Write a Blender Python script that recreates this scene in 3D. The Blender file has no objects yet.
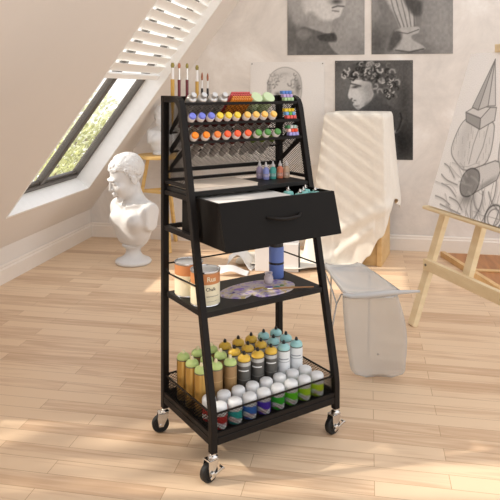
import bpy, math, random
import numpy as np
from mathutils import Vector, Matrix, Euler
R = math.radians
random.seed(7)
S = bpy.context.scene
C = S.collection

# ------------------------------------------------------------------ camera, sky, sun, exposure
CAM = Vector((1.981, -4.356, 1.074))
cd = bpy.data.cameras.new('camera'); cam = bpy.data.objects.new('camera', cd); C.objects.link(cam)
cam.location = CAM; cam.rotation_euler = (R(90), 0, R(10.5))
cd.sensor_width = 36; cd.lens = 640/500*36; cd.shift_y = -162/500; cd.clip_start = .05
S.camera = cam
S.view_settings.view_transform = 'Standard'; S.view_settings.look = 'None'
S.view_settings.gamma = 1; S.view_settings.use_curve_mapping = False
S.view_settings.exposure = 0.17
w = bpy.data.worlds.new('sky'); S.world = w; w.use_nodes = True
wt = w.node_tree; bg = wt.nodes['Background']
tc = wt.nodes.new('ShaderNodeTexCoord'); sp = wt.nodes.new('ShaderNodeSeparateXYZ'); rp = wt.nodes.new('ShaderNodeValToRGB')
wt.links.new(tc.outputs['Generated'], sp.inputs[0]); wt.links.new(sp.outputs['Z'], rp.inputs[0])
rp.color_ramp.elements[0].position = 0.0; rp.color_ramp.elements[0].color = (1.0, .97, .93, 1)
rp.color_ramp.elements[1].position = .5; rp.color_ramp.elements[1].color = (.95, .96, 1.0, 1)
wt.links.new(rp.outputs[0], bg.inputs[0]); bg.inputs[1].default_value = 1.35
sd = bpy.data.lights.new('sun', 'SUN'); sun = bpy.data.objects.new('sun', sd); C.objects.link(sun)
SUND = Vector((1.1, .27, -.8)).normalized()
sun.rotation_euler = SUND.to_track_quat('-Z', 'Y').to_euler(); sun.location = (-2, -3, 4)
sd.energy = 4.2; sd.color = (1, .93, .82); sd.angle = R(1.3)

# ------------------------------------------------------------------ helpers
def lin(c):
    return tuple((x/255/12.92 if x/255 <= .04045 else ((x/255+.055)/1.055)**2.4) for x in c)
def mat(name, rgb, rough=.5, metal=0, var=.06, scale=30, bump=0, trans=0, alpha=1, ior=1.45, coat=0, spec=.5):
    m = bpy.data.materials.new(name); m.use_nodes = True
    nt = m.node_tree; b = nt.nodes['Principled BSDF']; col = lin(rgb)
    n = nt.nodes.new('ShaderNodeTexNoise'); n.inputs['Scale'].default_value = scale; n.inputs['Detail'].default_value = 3
    t = nt.nodes.new('ShaderNodeTexCoord'); nt.links.new(t.outputs['Object'], n.inputs['Vector'])
    r = nt.nodes.new('ShaderNodeValToRGB'); nt.links.new(n.outputs[0], r.inputs[0])
    r.color_ramp.elements[0].position = .3; r.color_ramp.elements[1].position = .7
    r.color_ramp.elements[0].color = tuple(x*(1-var) for x in col)+(1,)
    r.color_ramp.elements[1].color = tuple(min(1, x*(1+var)) for x in col)+(1,)
    nt.links.new(r.outputs[0], b.inputs['Base Color'])
    b.inputs['Roughness'].default_value = rough; b.inputs['Metallic'].default_value = metal
    b.inputs['IOR'].default_value = ior; b.inputs['Transmission Weight'].default_value = trans
    b.inputs['Alpha'].default_value = alpha; b.inputs['Coat Weight'].default_value = coat
    b.inputs['Specular IOR Level'].default_value = spec
    if bump:
        u = nt.nodes.new('ShaderNodeBump'); u.inputs['Strength'].default_value = bump; u.inputs['Distance'].default_value = .01
        nt.links.new(n.outputs[0], u.inputs['Height']); nt.links.new(u.outputs[0], b.inputs['Normal'])
    return m
class MB:
    def __init__(s): s.v = []; s.f = []; s.mi = []
    def add(s, vs, fs, m=0):
        o = len(s.v); s.v += [tuple(v) for v in vs]; s.f += [tuple(i+o for i in f) for f in fs]; s.mi += [m]*len(fs); return s
    def box(s, a, b, M=None, m=0):
        x0, y0, z0 = a; x1, y1, z1 = b
        vs = [Vector(p) for p in ((x0,y0,z0),(x1,y0,z0),(x1,y1,z0),(x0,y1,z0),(x0,y0,z1),(x1,y0,z1),(x1,y1,z1),(x0,y1,z1))]
        if M: vs = [M @ v for v in vs]
        return s.add(vs, [(0,3,2,1),(4,5,6,7),(0,1,5,4),(1,2,6,5),(2,3,7,6),(3,0,4,7)], m)
    def hexa(s, vs, m=0):
        return s.add(vs, [(0,3,2,1),(4,5,6,7),(0,1,5,4),(1,2,6,5),(2,3,7,6),(3,0,4,7)], m)
    def bar(s, p, q, wx, wy=None, up=(0,0,1), m=0):
        p = Vector(p); q = Vector(q); wy = wy or wx; d = (q-p).normalized(); up = Vector(up)
        if abs(d.dot(up)) > .98: up = Vector((0,1,0))
        a = d.cross(up).normalized()*wx/2; b = a.cross(d).normalized()*wy/2
        return s.hexa([p-a-b, p+a-b, p+a+b, p-a+b, q-a-b, q+a-b, q+a+b, q-a+b], m)
    def tube(s, pts, r, n=8, cap=True, m=0):
        pts = [Vector(p) for p in pts]; rs = r if isinstance(r, (list, tuple)) else [r]*len(pts)
        vs = []; nrm = None
        for i, p in enumerate(pts):
            d = ((pts[min(i+1, len(pts)-1)]-pts[max(i-1, 0)])).normalized()
            if nrm is None: nrm = d.orthogonal().normalized()
            nrm = (nrm-d*nrm.dot(d)).normalized(); bn = d.cross(nrm)
            vs += [p+(nrm*math.cos(2*math.pi*k/n)+bn*math.sin(2*math.pi*k/n))*rs[i] for k in range(n)]
        fs = [(i*n+k, i*n+(k+1)%n, (i+1)*n+(k+1)%n, (i+1)*n+k) for i in range(len(pts)-1) for k in range(n)]
        if cap: fs += [tuple(range(n))[::-1], tuple((len(pts)-1)*n+k for k in range(n))]
        return s.add(vs, fs, m)
    def lathe(s, prof, n=24, M=None, m=0, sx=1, sy=1):
        vs = []; idx = []
        for r, z in prof:
            if r <= 1e-6: idx.append([len(vs)]*n); vs.append(Vector((0, 0, z)))
            else:
                idx.append(list(range(len(vs), len(vs)+n)))
                vs += [Vector((r*sx*math.cos(2*math.pi*k/n), r*sy*math.sin(2*math.pi*k/n), z)) for k in range(n)]
        fs = []
        for a, b in zip(idx, idx[1:]):
            for k in range(n):
                q = [a[k], a[(k+1) % n], b[(k+1) % n], b[k]]; q = list(dict.fromkeys(q))
                if len(q) > 2: fs.append(q)
        if prof[0][0] > 1e-6: fs.append(idx[0][::-1])
        if prof[-1][0] > 1e-6: fs.append(idx[-1])
        if M: vs = [M @ v for v in vs]
        return s.add(vs, fs, m)
    def build(s, name, mats, parent=None, bevel=0, smooth=None, M=None):
        me = bpy.data.meshes.new(name); me.from_pydata(s.v, [], s.f)
        for m in (mats if isinstance(mats, list) else [mats]): me.materials.append(m)
        me.polygons.foreach_set('material_index', s.mi)
        me.validate(); me.update()
        if smooth is not None:
            me.polygons.foreach_set('use_smooth', [True]*len(me.polygons)); me.set_sharp_from_angle(angle=R(smooth))
        o = bpy.data.objects.new(name, me); C.objects.link(o)
        if parent: o.parent = parent
        if M is not None: o.matrix_world = M
        if bevel:
            bv = o.modifiers.new('bevel', 'BEVEL'); bv.width = bevel; bv.segments = 2; bv.limit_method = 'ANGLE'; bv.angle_limit = R(40)
        return o
def tag(o, label=None, cat=None, group=None, kind=None):
    if label: o['label'] = label
    if cat: o['category'] = cat
    if group: o['group'] = group
    if kind: o['kind'] = kind
    return o
def thing(name, label, cat, M=None, group=None):
    o = bpy.data.objects.new(name, None); C.objects.link(o); o.empty_display_size = .05
    if M is not None: o.matrix_world = M
    return tag(o, label, cat, group)
kids = {}
def dup(root, M, label=None, group=None):
    r = root.copy(); C.objects.link(r); r.matrix_world = M
    if label: r['label'] = label
    if group: r['group'] = group
    for ch in list(root.children):
        c = ch.copy(); C.objects.link(c); c.parent = r
        for g in list(ch.children):
            d = g.copy(); C.objects.link(d); d.parent = c
    return r
def T(x, y, z): return Matrix.Translation((x, y, z))
def RZ(a): return Matrix.Rotation(R(a), 4, 'Z')
def RX(a): return Matrix.Rotation(R(a), 4, 'X')
def RY(a): return Matrix.Rotation(R(a), 4, 'Y')

# ------------------------------------------------------------------ room materials
def floor_mat():
    m = bpy.data.materials.new('oak_planks'); m.use_nodes = True; nt = m.node_tree; b = nt.nodes['Principled BSDF']; L = nt.links.new
    t = nt.nodes.new('ShaderNodeTexCoord')
    br = nt.nodes.new('ShaderNodeTexBrick'); L(t.outputs['Object'], br.inputs['Vector'])
    br.offset = .37; br.inputs['Scale'].default_value = 1; br.inputs['Brick Width'].default_value = .55; br.inputs['Row Height'].default_value = .066
    br.inputs['Mortar Size'].default_value = .0010; br.inputs['Mortar Smooth'].default_value = .3
    br.inputs['Color1'].default_value = (0, 0, 0, 1); br.inputs['Color2'].default_value = (1, 1, 1, 1); br.inputs['Mortar'].default_value = (.5, .5, .5, 1)
    mp = nt.nodes.new('ShaderNodeMapping'); mp.inputs['Scale'].default_value = (1.3, 22, 1); L(t.outputs['Object'], mp.inputs['Vector'])
    n = nt.nodes.new('ShaderNodeTexNoise'); n.inputs['Scale'].default_value = 2.5; n.inputs['Detail'].default_value = 6; n.inputs['Distortion'].default_value = .6; L(mp.outputs[0], n.inputs['Vector'])
    mp2 = nt.nodes.new('ShaderNodeMapping'); mp2.inputs['Scale'].default_value = (.5, 3, 1); L(t.outputs['Object'], mp2.inputs['Vector'])
    n2 = nt.nodes.new('ShaderNodeTexNoise'); n2.inputs['Scale'].default_value = 2; n2.inputs['Detail'].default_value = 3; L(mp2.outputs[0], n2.inputs['Vector'])
    m1 = nt.nodes.new('ShaderNodeMath'); m1.operation = 'MULTIPLY_ADD'; L(br.outputs['Color'], m1.inputs[0]); m1.inputs[1].default_value = .42; L(n.outputs[0], m1.inputs[2])
    m2 = nt.nodes.new('ShaderNodeMath'); m2.operation = 'MULTIPLY_ADD'; L(n2.outputs[0], m2.inputs[0]); m2.inputs[1].default_value = .5; L(m1.outputs[0], m2.inputs[2])
    r = nt.nodes.new('ShaderNodeValToRGB'); L(m2.outputs[0], r.inputs[0])
    e = r.color_ramp.elements; e[0].position = .45; e[0].color = lin((190, 154, 120))+(1,); e[1].position = 1.2; e[1].color = lin((226, 198, 166))+(1,)
    x = e.new(.8); x.color = lin((210, 178, 146))+(1,)
    mx = nt.nodes.new('ShaderNodeMix'); mx.data_type = 'RGBA'; L(br.outputs['Fac'], mx.inputs['Factor']); L(r.outputs[0], mx.inputs[6]); mx.inputs[7].default_value = lin((178, 144, 110))+(1,)
    # sparse knots
    v = nt.nodes.new('ShaderNodeTexVoronoi'); v.inputs['Scale'].default_value = 2.3; mp3 = nt.nodes.new('ShaderNodeMapping'); mp3.inputs['Scale'].default_value = (1, 1.8, 1); L(t.outputs['Object'], mp3.inputs['Vector']); L(mp3.outputs[0], v.inputs['Vector'])
    kr = nt.nodes.new('ShaderNodeValToRGB'); L(v.outputs['Distance'], kr.inputs[0]); kr.color_ramp.elements[0].position = .01; kr.color_ramp.elements[0].color = (.6,.6,.6,1); kr.color_ramp.elements[1].position = .045; kr.color_ramp.elements[1].color = (0,0,0,1)
    mk = nt.nodes.new('ShaderNodeMix'); mk.data_type = 'RGBA'; L(kr.outputs[0], mk.inputs['Factor']); L(mx.outputs[2], mk.inputs[6]); mk.inputs[7].default_value = lin((140, 98, 66))+(1,)
    L(mk.outputs[2], b.inputs['Base Color']); b.inputs['Roughness'].default_value = .42; b.inputs['Specular IOR Level'].default_value = .35
    bu = nt.nodes.new('ShaderNodeBump'); bu.inputs['Strength'].default_value = .25; bu.inputs['Distance'].default_value = .002; bu.invert = True; L(br.outputs['Fac'], bu.inputs['Height']); L(bu.outputs[0], b.inputs['Normal'])
    return m
def plaster(name, base, patch, amt, scale=2.2, bump=.15):
    m = bpy.data.materials.new(name); m.use_nodes = True; nt = m.node_tree; b = nt.nodes['Principled BSDF']; L = nt.links.new
    t = nt.nodes.new('ShaderNodeTexCoord')
    n = nt.nodes.new('ShaderNodeTexNoise'); n.inputs['Scale'].default_value = scale; n.inputs['Detail'].default_value = 9; n.inputs['Roughness'].default_value = .68; n.inputs['Distortion'].default_value = .5; L(t.outputs['Object'], n.inputs['Vector'])
    r = nt.nodes.new('ShaderNodeValToRGB'); L(n.outputs[0], r.inputs[0])
    e = r.color_ramp.elements; e[0].position = .38; e[0].color = tuple(x*(1-amt) for x in lin(base))+(1,); e[1].position = .72; e[1].color = lin(patch)+(1,)
    x = e.new(.55); x.color = lin(base)+(1,)
    L(r.outputs[0], b.inputs['Base Color']); b.inputs['Roughness'].default_value = .85
    bu = nt.nodes.new('ShaderNodeBump'); bu.inputs['Strength'].default_value = bump; bu.inputs['Distance'].default_value = .004; L(n.outputs[0], bu.inputs['Height']); L(bu.outputs[0], b.inputs['Normal'])
    return m
def wood(name, c1, c2, scale=(3, 3, 30), rough=.5):
    m = bpy.data.materials.new(name); m.use_nodes = True; nt = m.node_tree; b = nt.nodes['Principled BSDF']; L = nt.links.new
    t = nt.nodes.new('ShaderNodeTexCoord'); mp = nt.nodes.new('ShaderNodeMapping'); mp.inputs['Scale'].default_value = scale; L(t.outputs['Object'], mp.inputs['Vector'])
    n = nt.nodes.new('ShaderNodeTexNoise'); n.inputs['Scale'].default_value = 2; n.inputs['Detail'].default_value = 5; n.inputs['Distortion'].default_value = .4; L(mp.outputs[0], n.inputs['Vector'])
    r = nt.nodes.new('ShaderNodeValToRGB'); L(n.outputs[0], r.inputs[0]); e = r.color_ramp.elements
    e[0].position = .3; e[0].color = lin(c1)+(1,); e[1].position = .7; e[1].color = lin(c2)+(1,)
    L(r.outputs[0], b.inputs['Base Color']); b.inputs['Roughness'].default_value = rough
    return m
M_floor = floor_mat()
M_back = plaster('wall_plaster', (228, 221, 214), (243, 239, 234), .15)
M_slope = plaster('attic_plaster', (226, 218, 210), (228, 220, 212), .015, 1.2, .03)
M_base = mat('baseboard_paint', (232, 222, 211), .45, var=.01)
M_reveal = mat('white_reveal_plaster', (242, 240, 236), .7, var=.02, bump=.05)
M_frame = mat('window_frame_grey', (84, 78, 72), .4, var=.05)
M_slat = mat('blind_white', (246, 245, 242), .5, var=.01)

# ------------------------------------------------------------------ room shell
SL, K0 = 1.35, .196                      # sloped ceiling: z = K0 + SL*x
NL = math.hypot(1, SL); NX, NZ = -SL/NL, 1/NL       # outward normal
UX, UZ = 1/NL, SL/NL                     # up the slope
XR, YF = 5.2, -7.0
def sp_(u, y, d=0): return Vector((u*UX+NX*d, y, K0+u*UZ+NZ*d))   # u along slope, d outward
def ux(x): return x*NL
tag(MB().box((-.3, YF, -.1), (XR, .1, 0)).build('floor', M_floor), kind='structure')
_p = [(-.1, 0), (XR, 0), (XR, 3.0), ((3.0-K0)/SL-.08, 3.0), (-.1, K0+.03)]
tag(MB().add([(x, y, z) for y in (0, .1) for x, z in _p], [(0,1,2,3,4), (9,8,7,6,5)]+[(i, i+5, (i+1)%5+5, (i+1)%5) for i in range(5)]).build('wall_back', M_back), kind='structure')
tag(MB().box((-.1, YF, 0), (0, 0, K0)).build('wall_left', M_slope), kind='structure')
UT = ux(2.0); UB, UW = ux(.155), ux(1.36)
SKY = [(-1.372, -.383), (-3.06, -2.60)]
wl = MB()
def slab(u0, u1, y0, y1): wl.hexa([sp_(u0,y0), sp_(u1,y0), sp_(u1,y1), sp_(u0,y1), sp_(u0,y0,.14), sp_(u1,y0,.14), sp_(u1,y1,.14), sp_(u0,y1,.14)])
slab(0, UB, YF, 0); slab(UW, UT, YF, 0)
ys = [YF]+[v for p in sorted(SKY) for v in p]+[0]
for i in range(0, len(ys), 2): slab(UB, UW, ys[i], ys[i+1])
tag(wl.build('ceiling_sloped', M_slope), kind='structure')
zt = K0+UT*UZ; xt = UT*UX
# baseboards with a stepped profile
def baseboard(name, along):
    p = [(0, 0), (.016, 0), (.016, .078), (.010, .086), (.010, .094), (.005, .101), (0, .101)]
    vs = []
    for s_ in (0, 1):
        for d, z in p:
            vs.append((XR*s_ if along else d, (-d if along else -.0+YF*s_), z))
    n = len(p); f = [(i, (i+1) % n, n+(i+1) % n, n+i) for i in range(n)]+[tuple(range(n)), tuple(range(2*n-1, n-1, -1))]
    tag(MB().add(vs, f).build(name, M_base), kind='structure')
baseboard('baseboard_back', True); baseboard('baseboard_left', False)
M_glass = mat('window_glass', (250, 252, 250), .02, alpha=.06, var=0, spec=.3)
def skylight(idx, y0, y1, slats):
    # reveal lining
    rv = MB(); t = .012
    for a, b in (((UB-.0, y0), (UB+t, y1)), ((UW-t, y0), (UW, y1)), ((UB+t, y0), (UW-t, y0+t)), ((UB+t, y1-t), (UW-t, y1))):
        rv.hexa([sp_(a[0],a[1],-.002), sp_(b[0],a[1],-.002), sp_(b[0],b[1],-.002), sp_(a[0],b[1],-.002), sp_(a[0],a[1],.15), sp_(b[0],a[1],.15), sp_(b[0],b[1],.15), sp_(a[0],b[1],.15)])
    win = tag(rv.build('window_%d' % idx, M_reveal), kind='structure')
    fr = MB(); u0, u1, a, b = UB+t, UW-t, y0+t, y1-t; fw = .03; ym = (y0+y1)/2
    def bx(ua, ub, ya, yb, d0, d1): fr.hexa([sp_(ua,ya,d0), sp_(ub,ya,d0), sp_(ub,yb,d0), sp_(ua,yb,d0), sp_(ua,ya,d1), sp_(ub,ya,d1), sp_(ub,yb,d1), sp_(ua,yb,d1)])
    bx(u0, u0+fw, a, b, .105, .15); bx(u1-fw, u1, a, b, .105, .15); bx(u0+fw, u1-fw, a, a+fw, .105, .15); bx(u0+fw, u1-fw, b-fw, b, .105, .15)
    bx(u0+fw, u1-fw, ym-.024, ym+.024, .11, .15)
    bx(u0+fw, u0+fw+.018, a+fw, b-fw, .118, .14)
    tag(fr.build('window_frame', M_frame, win, bevel=.004), kind='structure')
    for p, q in ((a+fw, ym-.024), (ym+.024, b-fw)):
        g = MB(); g.hexa([sp_(u0+fw,p,.13), sp_(u1-fw,p,.13), sp_(u1-fw,q,.13), sp_(u0+fw,q,.13), sp_(u0+fw,p,.134), sp_(u1-fw,p,.134), sp_(u1-fw,q,.134), sp_(u0+fw,q,.134)])
        tag(g.build('glass_pane', M_glass, win), kind='structure')
    return win
for i, (a, b) in enumerate(SKY): skylight(i+1, a, b, 0)
# white slatted blind drawn over the upper part of each skylight: head rail, slats, cords
def blind(y0, y1, ulow, label):
    t = thing('venetian_blind', label, 'blind')
    pitch = .068
    hr = MB(); hr.hexa([sp_(UW-.04,y0,.03), sp_(UW-.014,y0,.03), sp_(UW-.014,y1,.03), sp_(UW-.04,y1,.03), sp_(UW-.04,y0,.08), sp_(UW-.014,y0,.08), sp_(UW-.014,y1,.08), sp_(UW-.04,y1,.08)])
    hr.build('head_rail', M_slat, t)
    u = UW-.07
    while u > ulow:
        s = MB(); hw = .0305; ti = -.008
        s.hexa([sp_(u-hw,y0,.05-ti), sp_(u+hw,y0,.05+ti), sp_(u+hw,y1,.05+ti), sp_(u-hw,y1,.05-ti), sp_(u-hw,y0,.0525-ti), sp_(u+hw,y0,.0525+ti), sp_(u+hw,y1,.0525+ti), sp_(u-hw,y1,.0525-ti)])
        s.build('slat', M_slat, t); u -= pitch
    for k in (.2, .8):
        y = y0+(y1-y0)*k; MB().tube([sp_(UW-.04, y, .052), sp_(ulow, y, .052)], .0012, 5).build('cord', M_slat, t)
    s = MB(); s.hexa([sp_(u,y0,.04), sp_(u+.03,y0,.04), sp_(u+.03,y1,.04), sp_(u,y1,.04), sp_(u,y0,.06), sp_(u+.03,y0,.06), sp_(u+.03,y1,.06), sp_(u,y1,.06)])
    s.build('bottom_rail', M_slat, t)
blind(SKY[0][0]+.016, SKY[0][1]-.016, ux(.71), 'white slatted blind lowered over the upper half of the visible attic skylight')
blind(SKY[1][0]+.016, SKY[1][1]-.016, ux(.95), 'white slatted blind of the nearer skylight beyond the picture edge')

# ------------------------------------------------------------------ trees outside
def leaf_mat(name, c):
    m = mat(name, c, .6, var=.35, scale=6); b = m.node_tree.nodes['Principled BSDF']; b.inputs['Subsurface Weight'].default_value = 0
    return m
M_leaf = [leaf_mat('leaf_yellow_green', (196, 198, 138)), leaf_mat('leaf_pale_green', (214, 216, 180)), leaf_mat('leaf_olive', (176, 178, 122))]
M_bark = wood('bark', (96, 82, 66), (130, 115, 96))
def tree(loc, rad, n, m, label, seed, size=.05):
    rg = random.Random(seed); t = thing('leafy_tree', label, 'tree', T(loc[0], loc[1], -3))
    mb = MB()
    for _ in range(n):
        while True:
            p = Vector((rg.uniform(-1,1), rg.uniform(-1,1), rg.uniform(-1,1)))
            if .15 < p.length < 1: break
        p = Vector((p.x*rad[0], p.y*rad[1], p.z*rad[2]+loc[2]+3))
        a = Vector((rg.gauss(0,1), rg.gauss(0,1), rg.gauss(0,1))).normalized(); b = a.orthogonal().normalized(); c = a.cross(b)
        s = size*rg.uniform(.6, 1.3)
        mb.add([p-b*s, p-c*s*.45+a*s*.12, p+b*s, p+c*s*.45+a*s*.12], [(0,1,2,3)])
    mb.build('foliage', m, t)
    tr = MB(); tr.tube([(0,0,0), (.05,0,1.5), (0,.05,loc[2]+3)], [.12,.09,.03], 10)
    for k in range(7):
        a = k*2.4; z = loc[2]+3-rad[2]*rg.uniform(.2,.9)
        tr.tube([(0,.03,z), (math.cos(a)*rad[0]*.4, math.sin(a)*rad[1]*.4, z+.2), (math.cos(a)*rad[0]*.8, math.sin(a)*rad[1]*.8, z+.5)], [.03,.018,.006], 6)
    tr.build('trunk', M_bark, t, smooth=40)
tree((-1.1, 1.25, .02), (.5, .6, .62), 2400, M_leaf[0], 'sunlit yellow-green tree crown seen low through the left pane of the skylight', 1, .032)
tree((-1.15, 3.1, .10), (.75, .8, .62), 2400, M_leaf[2], 'olive green tree crown at the foot of the right skylight pane', 2, .04)
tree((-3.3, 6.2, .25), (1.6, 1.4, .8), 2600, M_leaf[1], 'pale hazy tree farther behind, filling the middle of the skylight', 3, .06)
tree((-1.75, -3.35, 2.25), (.6, .8, .6), 330, M_leaf[0], 'tree crown outside the nearer skylight beyond the left picture edge', 4, .07)

# ------------------------------------------------------------------ rolling cart
CM = Matrix.Translation((1.5611, -2.6487, 0)) @ RZ(44.0)
W, D, HB, TOP = .442, .2985, .074, 1.05
M_metal = mat('cart_black_metal', (27, 23, 21), .5, var=.08, scale=60, spec=.2)
M_board = mat('cart_black_board', (25, 23, 22), .5, var=.2, scale=14, spec=.3)
M_drawer = mat('drawer_black', (22, 19, 17), .55, var=.05, scale=20, spec=.15)
M_wire = mat('cart_black_wire', (16, 14, 13), .6, var=.05, spec=.1)
M_chrome = mat('chrome', (215, 212, 208), .18, 1, var=.03)
M_rubber = mat('black_rubber', (24, 23, 22), .55, var=.1)
def vf(z): return D*.73*max(0, z-.17)          # slant of the front posts
cart = thing('rolling_cart', 'black metal A-frame art cart on casters in the middle of the room', 'cart', CM)
def sweep(path, wx, wn, x):
    # square tube swept in a vertical plane x = const
    mb = MB(); P = [Vector((x, p[0], p[1])) for p in path]; vs = []
    for i, p in enumerate(P):
        d0 = (P[i]-P[i-1]).normalized() if i else (P[1]-P[0]).normalized()
        d1 = (P[i+1]-P[i]).normalized() if i < len(P)-1 else d0
        d = (d0+d1).normalized(); nn = Vector((0, d.z, -d.y)); k = 1/max(.5, d.dot(d1))
        a = Vector((wx/2, 0, 0)); b = nn*wn/2*k
        vs += [p-a-b, p+a-b, p+a+b, p-a+b]
    fs = [(4*i+k, 4*i+(k+1)%4, 4*i+4+(k+1)%4, 4*i+4+k) for i in range(len(P)-1) for k in range(4)]+[(3,2,1,0), tuple(4*(len(P)-1)+k for k in range(4))]
    return mb.add(vs, fs)
def arc(c, r, a0, a1, n=6): return [(c[0]+r*math.cos(R(a0+(a1-a0)*i/n)), c[1]+r*math.sin(R(a0+(a1-a0)*i/n))) for i in range(n+1)]
zc = 1.005
front_path = [(0, HB), (0, .155), (vf(.19), .19), (vf(zc), zc)] + [(vf(zc)+.004+.0, zc+.012), (vf(zc)+.011, zc+.024), (vf(zc)+.022, zc+.031), (vf(zc)+.036, TOP-.01), (D-.0101, TOP-.01)]
for x in (0, W):
    sweep(front_path, .02, .02, x).build('front_post', M_metal, cart, bevel=.002)
    MB().box((x-.01, D-.01, HB), (x+.01, D+.01, TOP)).build('rear_post', M_metal, cart, bevel=.002)
# horizontal beams
def beam(a, b, w_=.018, h_=.02, name='cross_bar', m=M_metal): MB().bar(a, b, w_, h_).build(name, m, cart, bevel=.0015)
beam((.01, D, TOP-.012), (W-.01, D, TOP-.012)); beam((.01, D, .812), (W-.01, D, .812), .01, .008); beam((.01, D, .785), (W-.01, D, .785), .01, .01)
for x in (0, W):
    for z in (.64,): beam((x, vf(z)+.01, z), (x, D-.01, z), .016, .016)
    z = .104; beam((x, .0105, z), (x, D-.0105, z), .018, .02)
beam((.0105, 0, .104), (W-.0105, 0, .104)); beam((.0105, D, .104), (W-.0105, D, .104)); beam((.01, D, .64), (W-.01, D, .64), .014, .014)
# shelves
def shelf(z0, z1, name='shelf'):
    MB().hexa([(-.0, vf(z0)-.004, z0), (W, vf(z0)-.004, z0), (W, D-.011, z0), (0, D-.011, z0), (0, vf(z0)-.004, z1), (W, vf(z0)-.004, z1), (W, D-.011, z1), (0, D-.011, z1)]).build(name, M_board, cart, bevel=.0015)
shelf(.424, .44); shelf(.757, .770)
for x in (0, W): beam((x, vf(.757)+.01, .75), (x, D-.01, .75), .014, .014)
# guard rails round the middle shelf
MB().tube([(W, vf(.505), .506), (W, D, .506)], .0026).build('guard_rail', M_metal, cart)
MB().tube([(0, vf(.505), .506), (0, D-.035, .5), (0, D-.01, .512)], .0026).build('guard_rail', M_metal, cart)
MB().tube([(0, D, .524), (W, D, .524)], .0026).build('guard_rail', M_metal, cart)
# expanded metal mesh
def clip_line(poly, p, d):
    t0, t1 = -1e9, 1e9; n = len(poly)
    for i in range(n):
        a = poly[i]; b = poly[(i+1) % n]; e = (b[0]-a[0], b[1]-a[1]); nx, ny = -e[1], e[0]
        den = nx*d[0]+ny*d[1]; num = nx*(p[0]-a[0])+ny*(p[1]-a[1])
        if abs(den) < 1e-12:
            if num < 0: return None
            continue
        t = -num/den
        if den > 0: t0 = max(t0, t)
        else: t1 = min(t1, t)
    return (t0, t1) if t1-t0 > 1e-4 else None
def mesh_panel(poly, f3, nrm, name='mesh_panel', px_=.0118, pz_=.0078, wd=.0011, parent=None):
    # poly: ccw convex polygon in 2D; f3 maps (a, b) to 3D; nrm: panel normal
    mb = MB(); xs = [p[0] for p in poly]; zs = [p[1] for p in poly]; nrm = Vector(nrm).normalized()*wd*.4
    for sg in (1, -1):
        d = (px_, sg*pz_); L = math.hypot(*d); d = (d[0]/L, d[1]/L); k0 = min(xs)-(max(zs)-min(zs))*px_/pz_-px_; x = k0
        while x < max(xs)+(max(zs)-min(zs))*px_/pz_+px_:
            c = clip_line(poly, (x, min(zs)), d)
            if c:
                a = (x+d[0]*c[0], min(zs)+d[1]*c[0]); b = (x+d[0]*c[1], min(zs)+d[1]*c[1]); q = (-d[1]*wd/2, d[0]*wd/2)
                P = [f3(a[0]-q[0], a[1]-q[1]), f3(a[0]+q[0], a[1]+q[1]), f3(b[0]+q[0], b[1]+q[1]), f3(b[0]-q[0], b[1]-q[1])]
                P = [Vector(v) for v in P]; mb.hexa([v-nrm for v in P]+[v+nrm for v in P])
            x += px_
    return mb.build(name, M_wire, parent or cart)
mesh_panel([(.01, .775), (W-.01, .775), (W-.01, TOP-.02), (.01, TOP-.02)], lambda a, b: (a, D, b), (0, 1, 0), 'rear_mesh_panel')
for x in (0, W):
    mesh_panel([(vf(.78)+.006, .78), (D-.01, .78), (D-.01, TOP-.02), (vf(1.03)+.012, TOP-.02), (vf(1.0)+.006, 1.0)], lambda a, b, x=x: (x, a, b), (1, 0, 0), 'side_mesh_panel')
    beam((x, vf(.78)+.01, .783), (x, D-.01, .783), .012, .01)
# three tilted trays, each mesh with side strips and a front rail
RAIL = [1.029, .970, .9145]; DROP = .095
TRAY = []
for z in RAIL:
    a = Vector((0, vf(z)-.004, z-.003)); b = Vector((0, D-.012, z-DROP)); dv = (b-a); Ld = dv.length; dv.normalize(); nv = Vector((0, -dv.z, dv.y)); TRAY.append((a, dv, nv, Ld))
    t0 = mesh_panel([(.012, 0), (W-.012, 0), (W-.012, Ld), (.012, Ld)], lambda p, q, a=a, dv=dv: (p, a.y+dv.y*q, a.z+dv.z*q), nv, 'tilted_tray', .016, .016, .0010)
    for x in (.012, W-.012):
        P = a+dv*.006+Vector((x,0,0)); Q = a+dv*(Ld)+Vector((x,0,0))
        MB().bar(P, Q, .003, .016, up=nv).build('tray_side_strip', M_metal, t0)
    MB().bar(a+Vector((.0105,0,0)), a+Vector((W-.0105,0,0)), .006, .009).build('front_rail', M_metal, t0, bevel=.001)
    MB().bar(b+Vector((.0105,0,0)), b+Vector((W-.0105,0,0)), .005, .006).build('rear_rail', M_metal, t0)
# drawer, pulled out
dr = MB(); th_ = .010; DX0, DX1 = .0165, .4325; dz0, dz1 = .628, .754; y1d = .215
fy0, fy1 = -.040, -.0055
dr.hexa([(DX0, fy0, dz0), (DX1, fy0, dz0), (DX1, fy0+.014, dz0), (DX0, fy0+.014, dz0), (DX0, fy1, dz1), (DX1, fy1, dz1), (DX1, fy1+.014, dz1), (DX0, fy1+.014, dz1)])
for xa, xb in ((DX0, DX0+th_), (DX1-th_, DX1)):
    dr.hexa([(xa, fy0+.014, dz0), (xb, fy0+.014, dz0), (xb, y1d, dz0), (xa, y1d, dz0), (xa, fy1+.014, dz1-.001), (xb, fy1+.014, dz1-.001), (xb, y1d, dz1-.001), (xa, y1d, dz1-.001)])
dr.box((DX0+th_, fy0+.014, dz0+.002), (DX1-th_, y1d, dz0+.01)); dr.box((DX0+th_, y1d-th_, dz0+.01), (DX1-th_, y1d, dz1-.001))
drawer = dr.build('drawer', M_drawer, cart, bevel=.001)
hp = []
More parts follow.
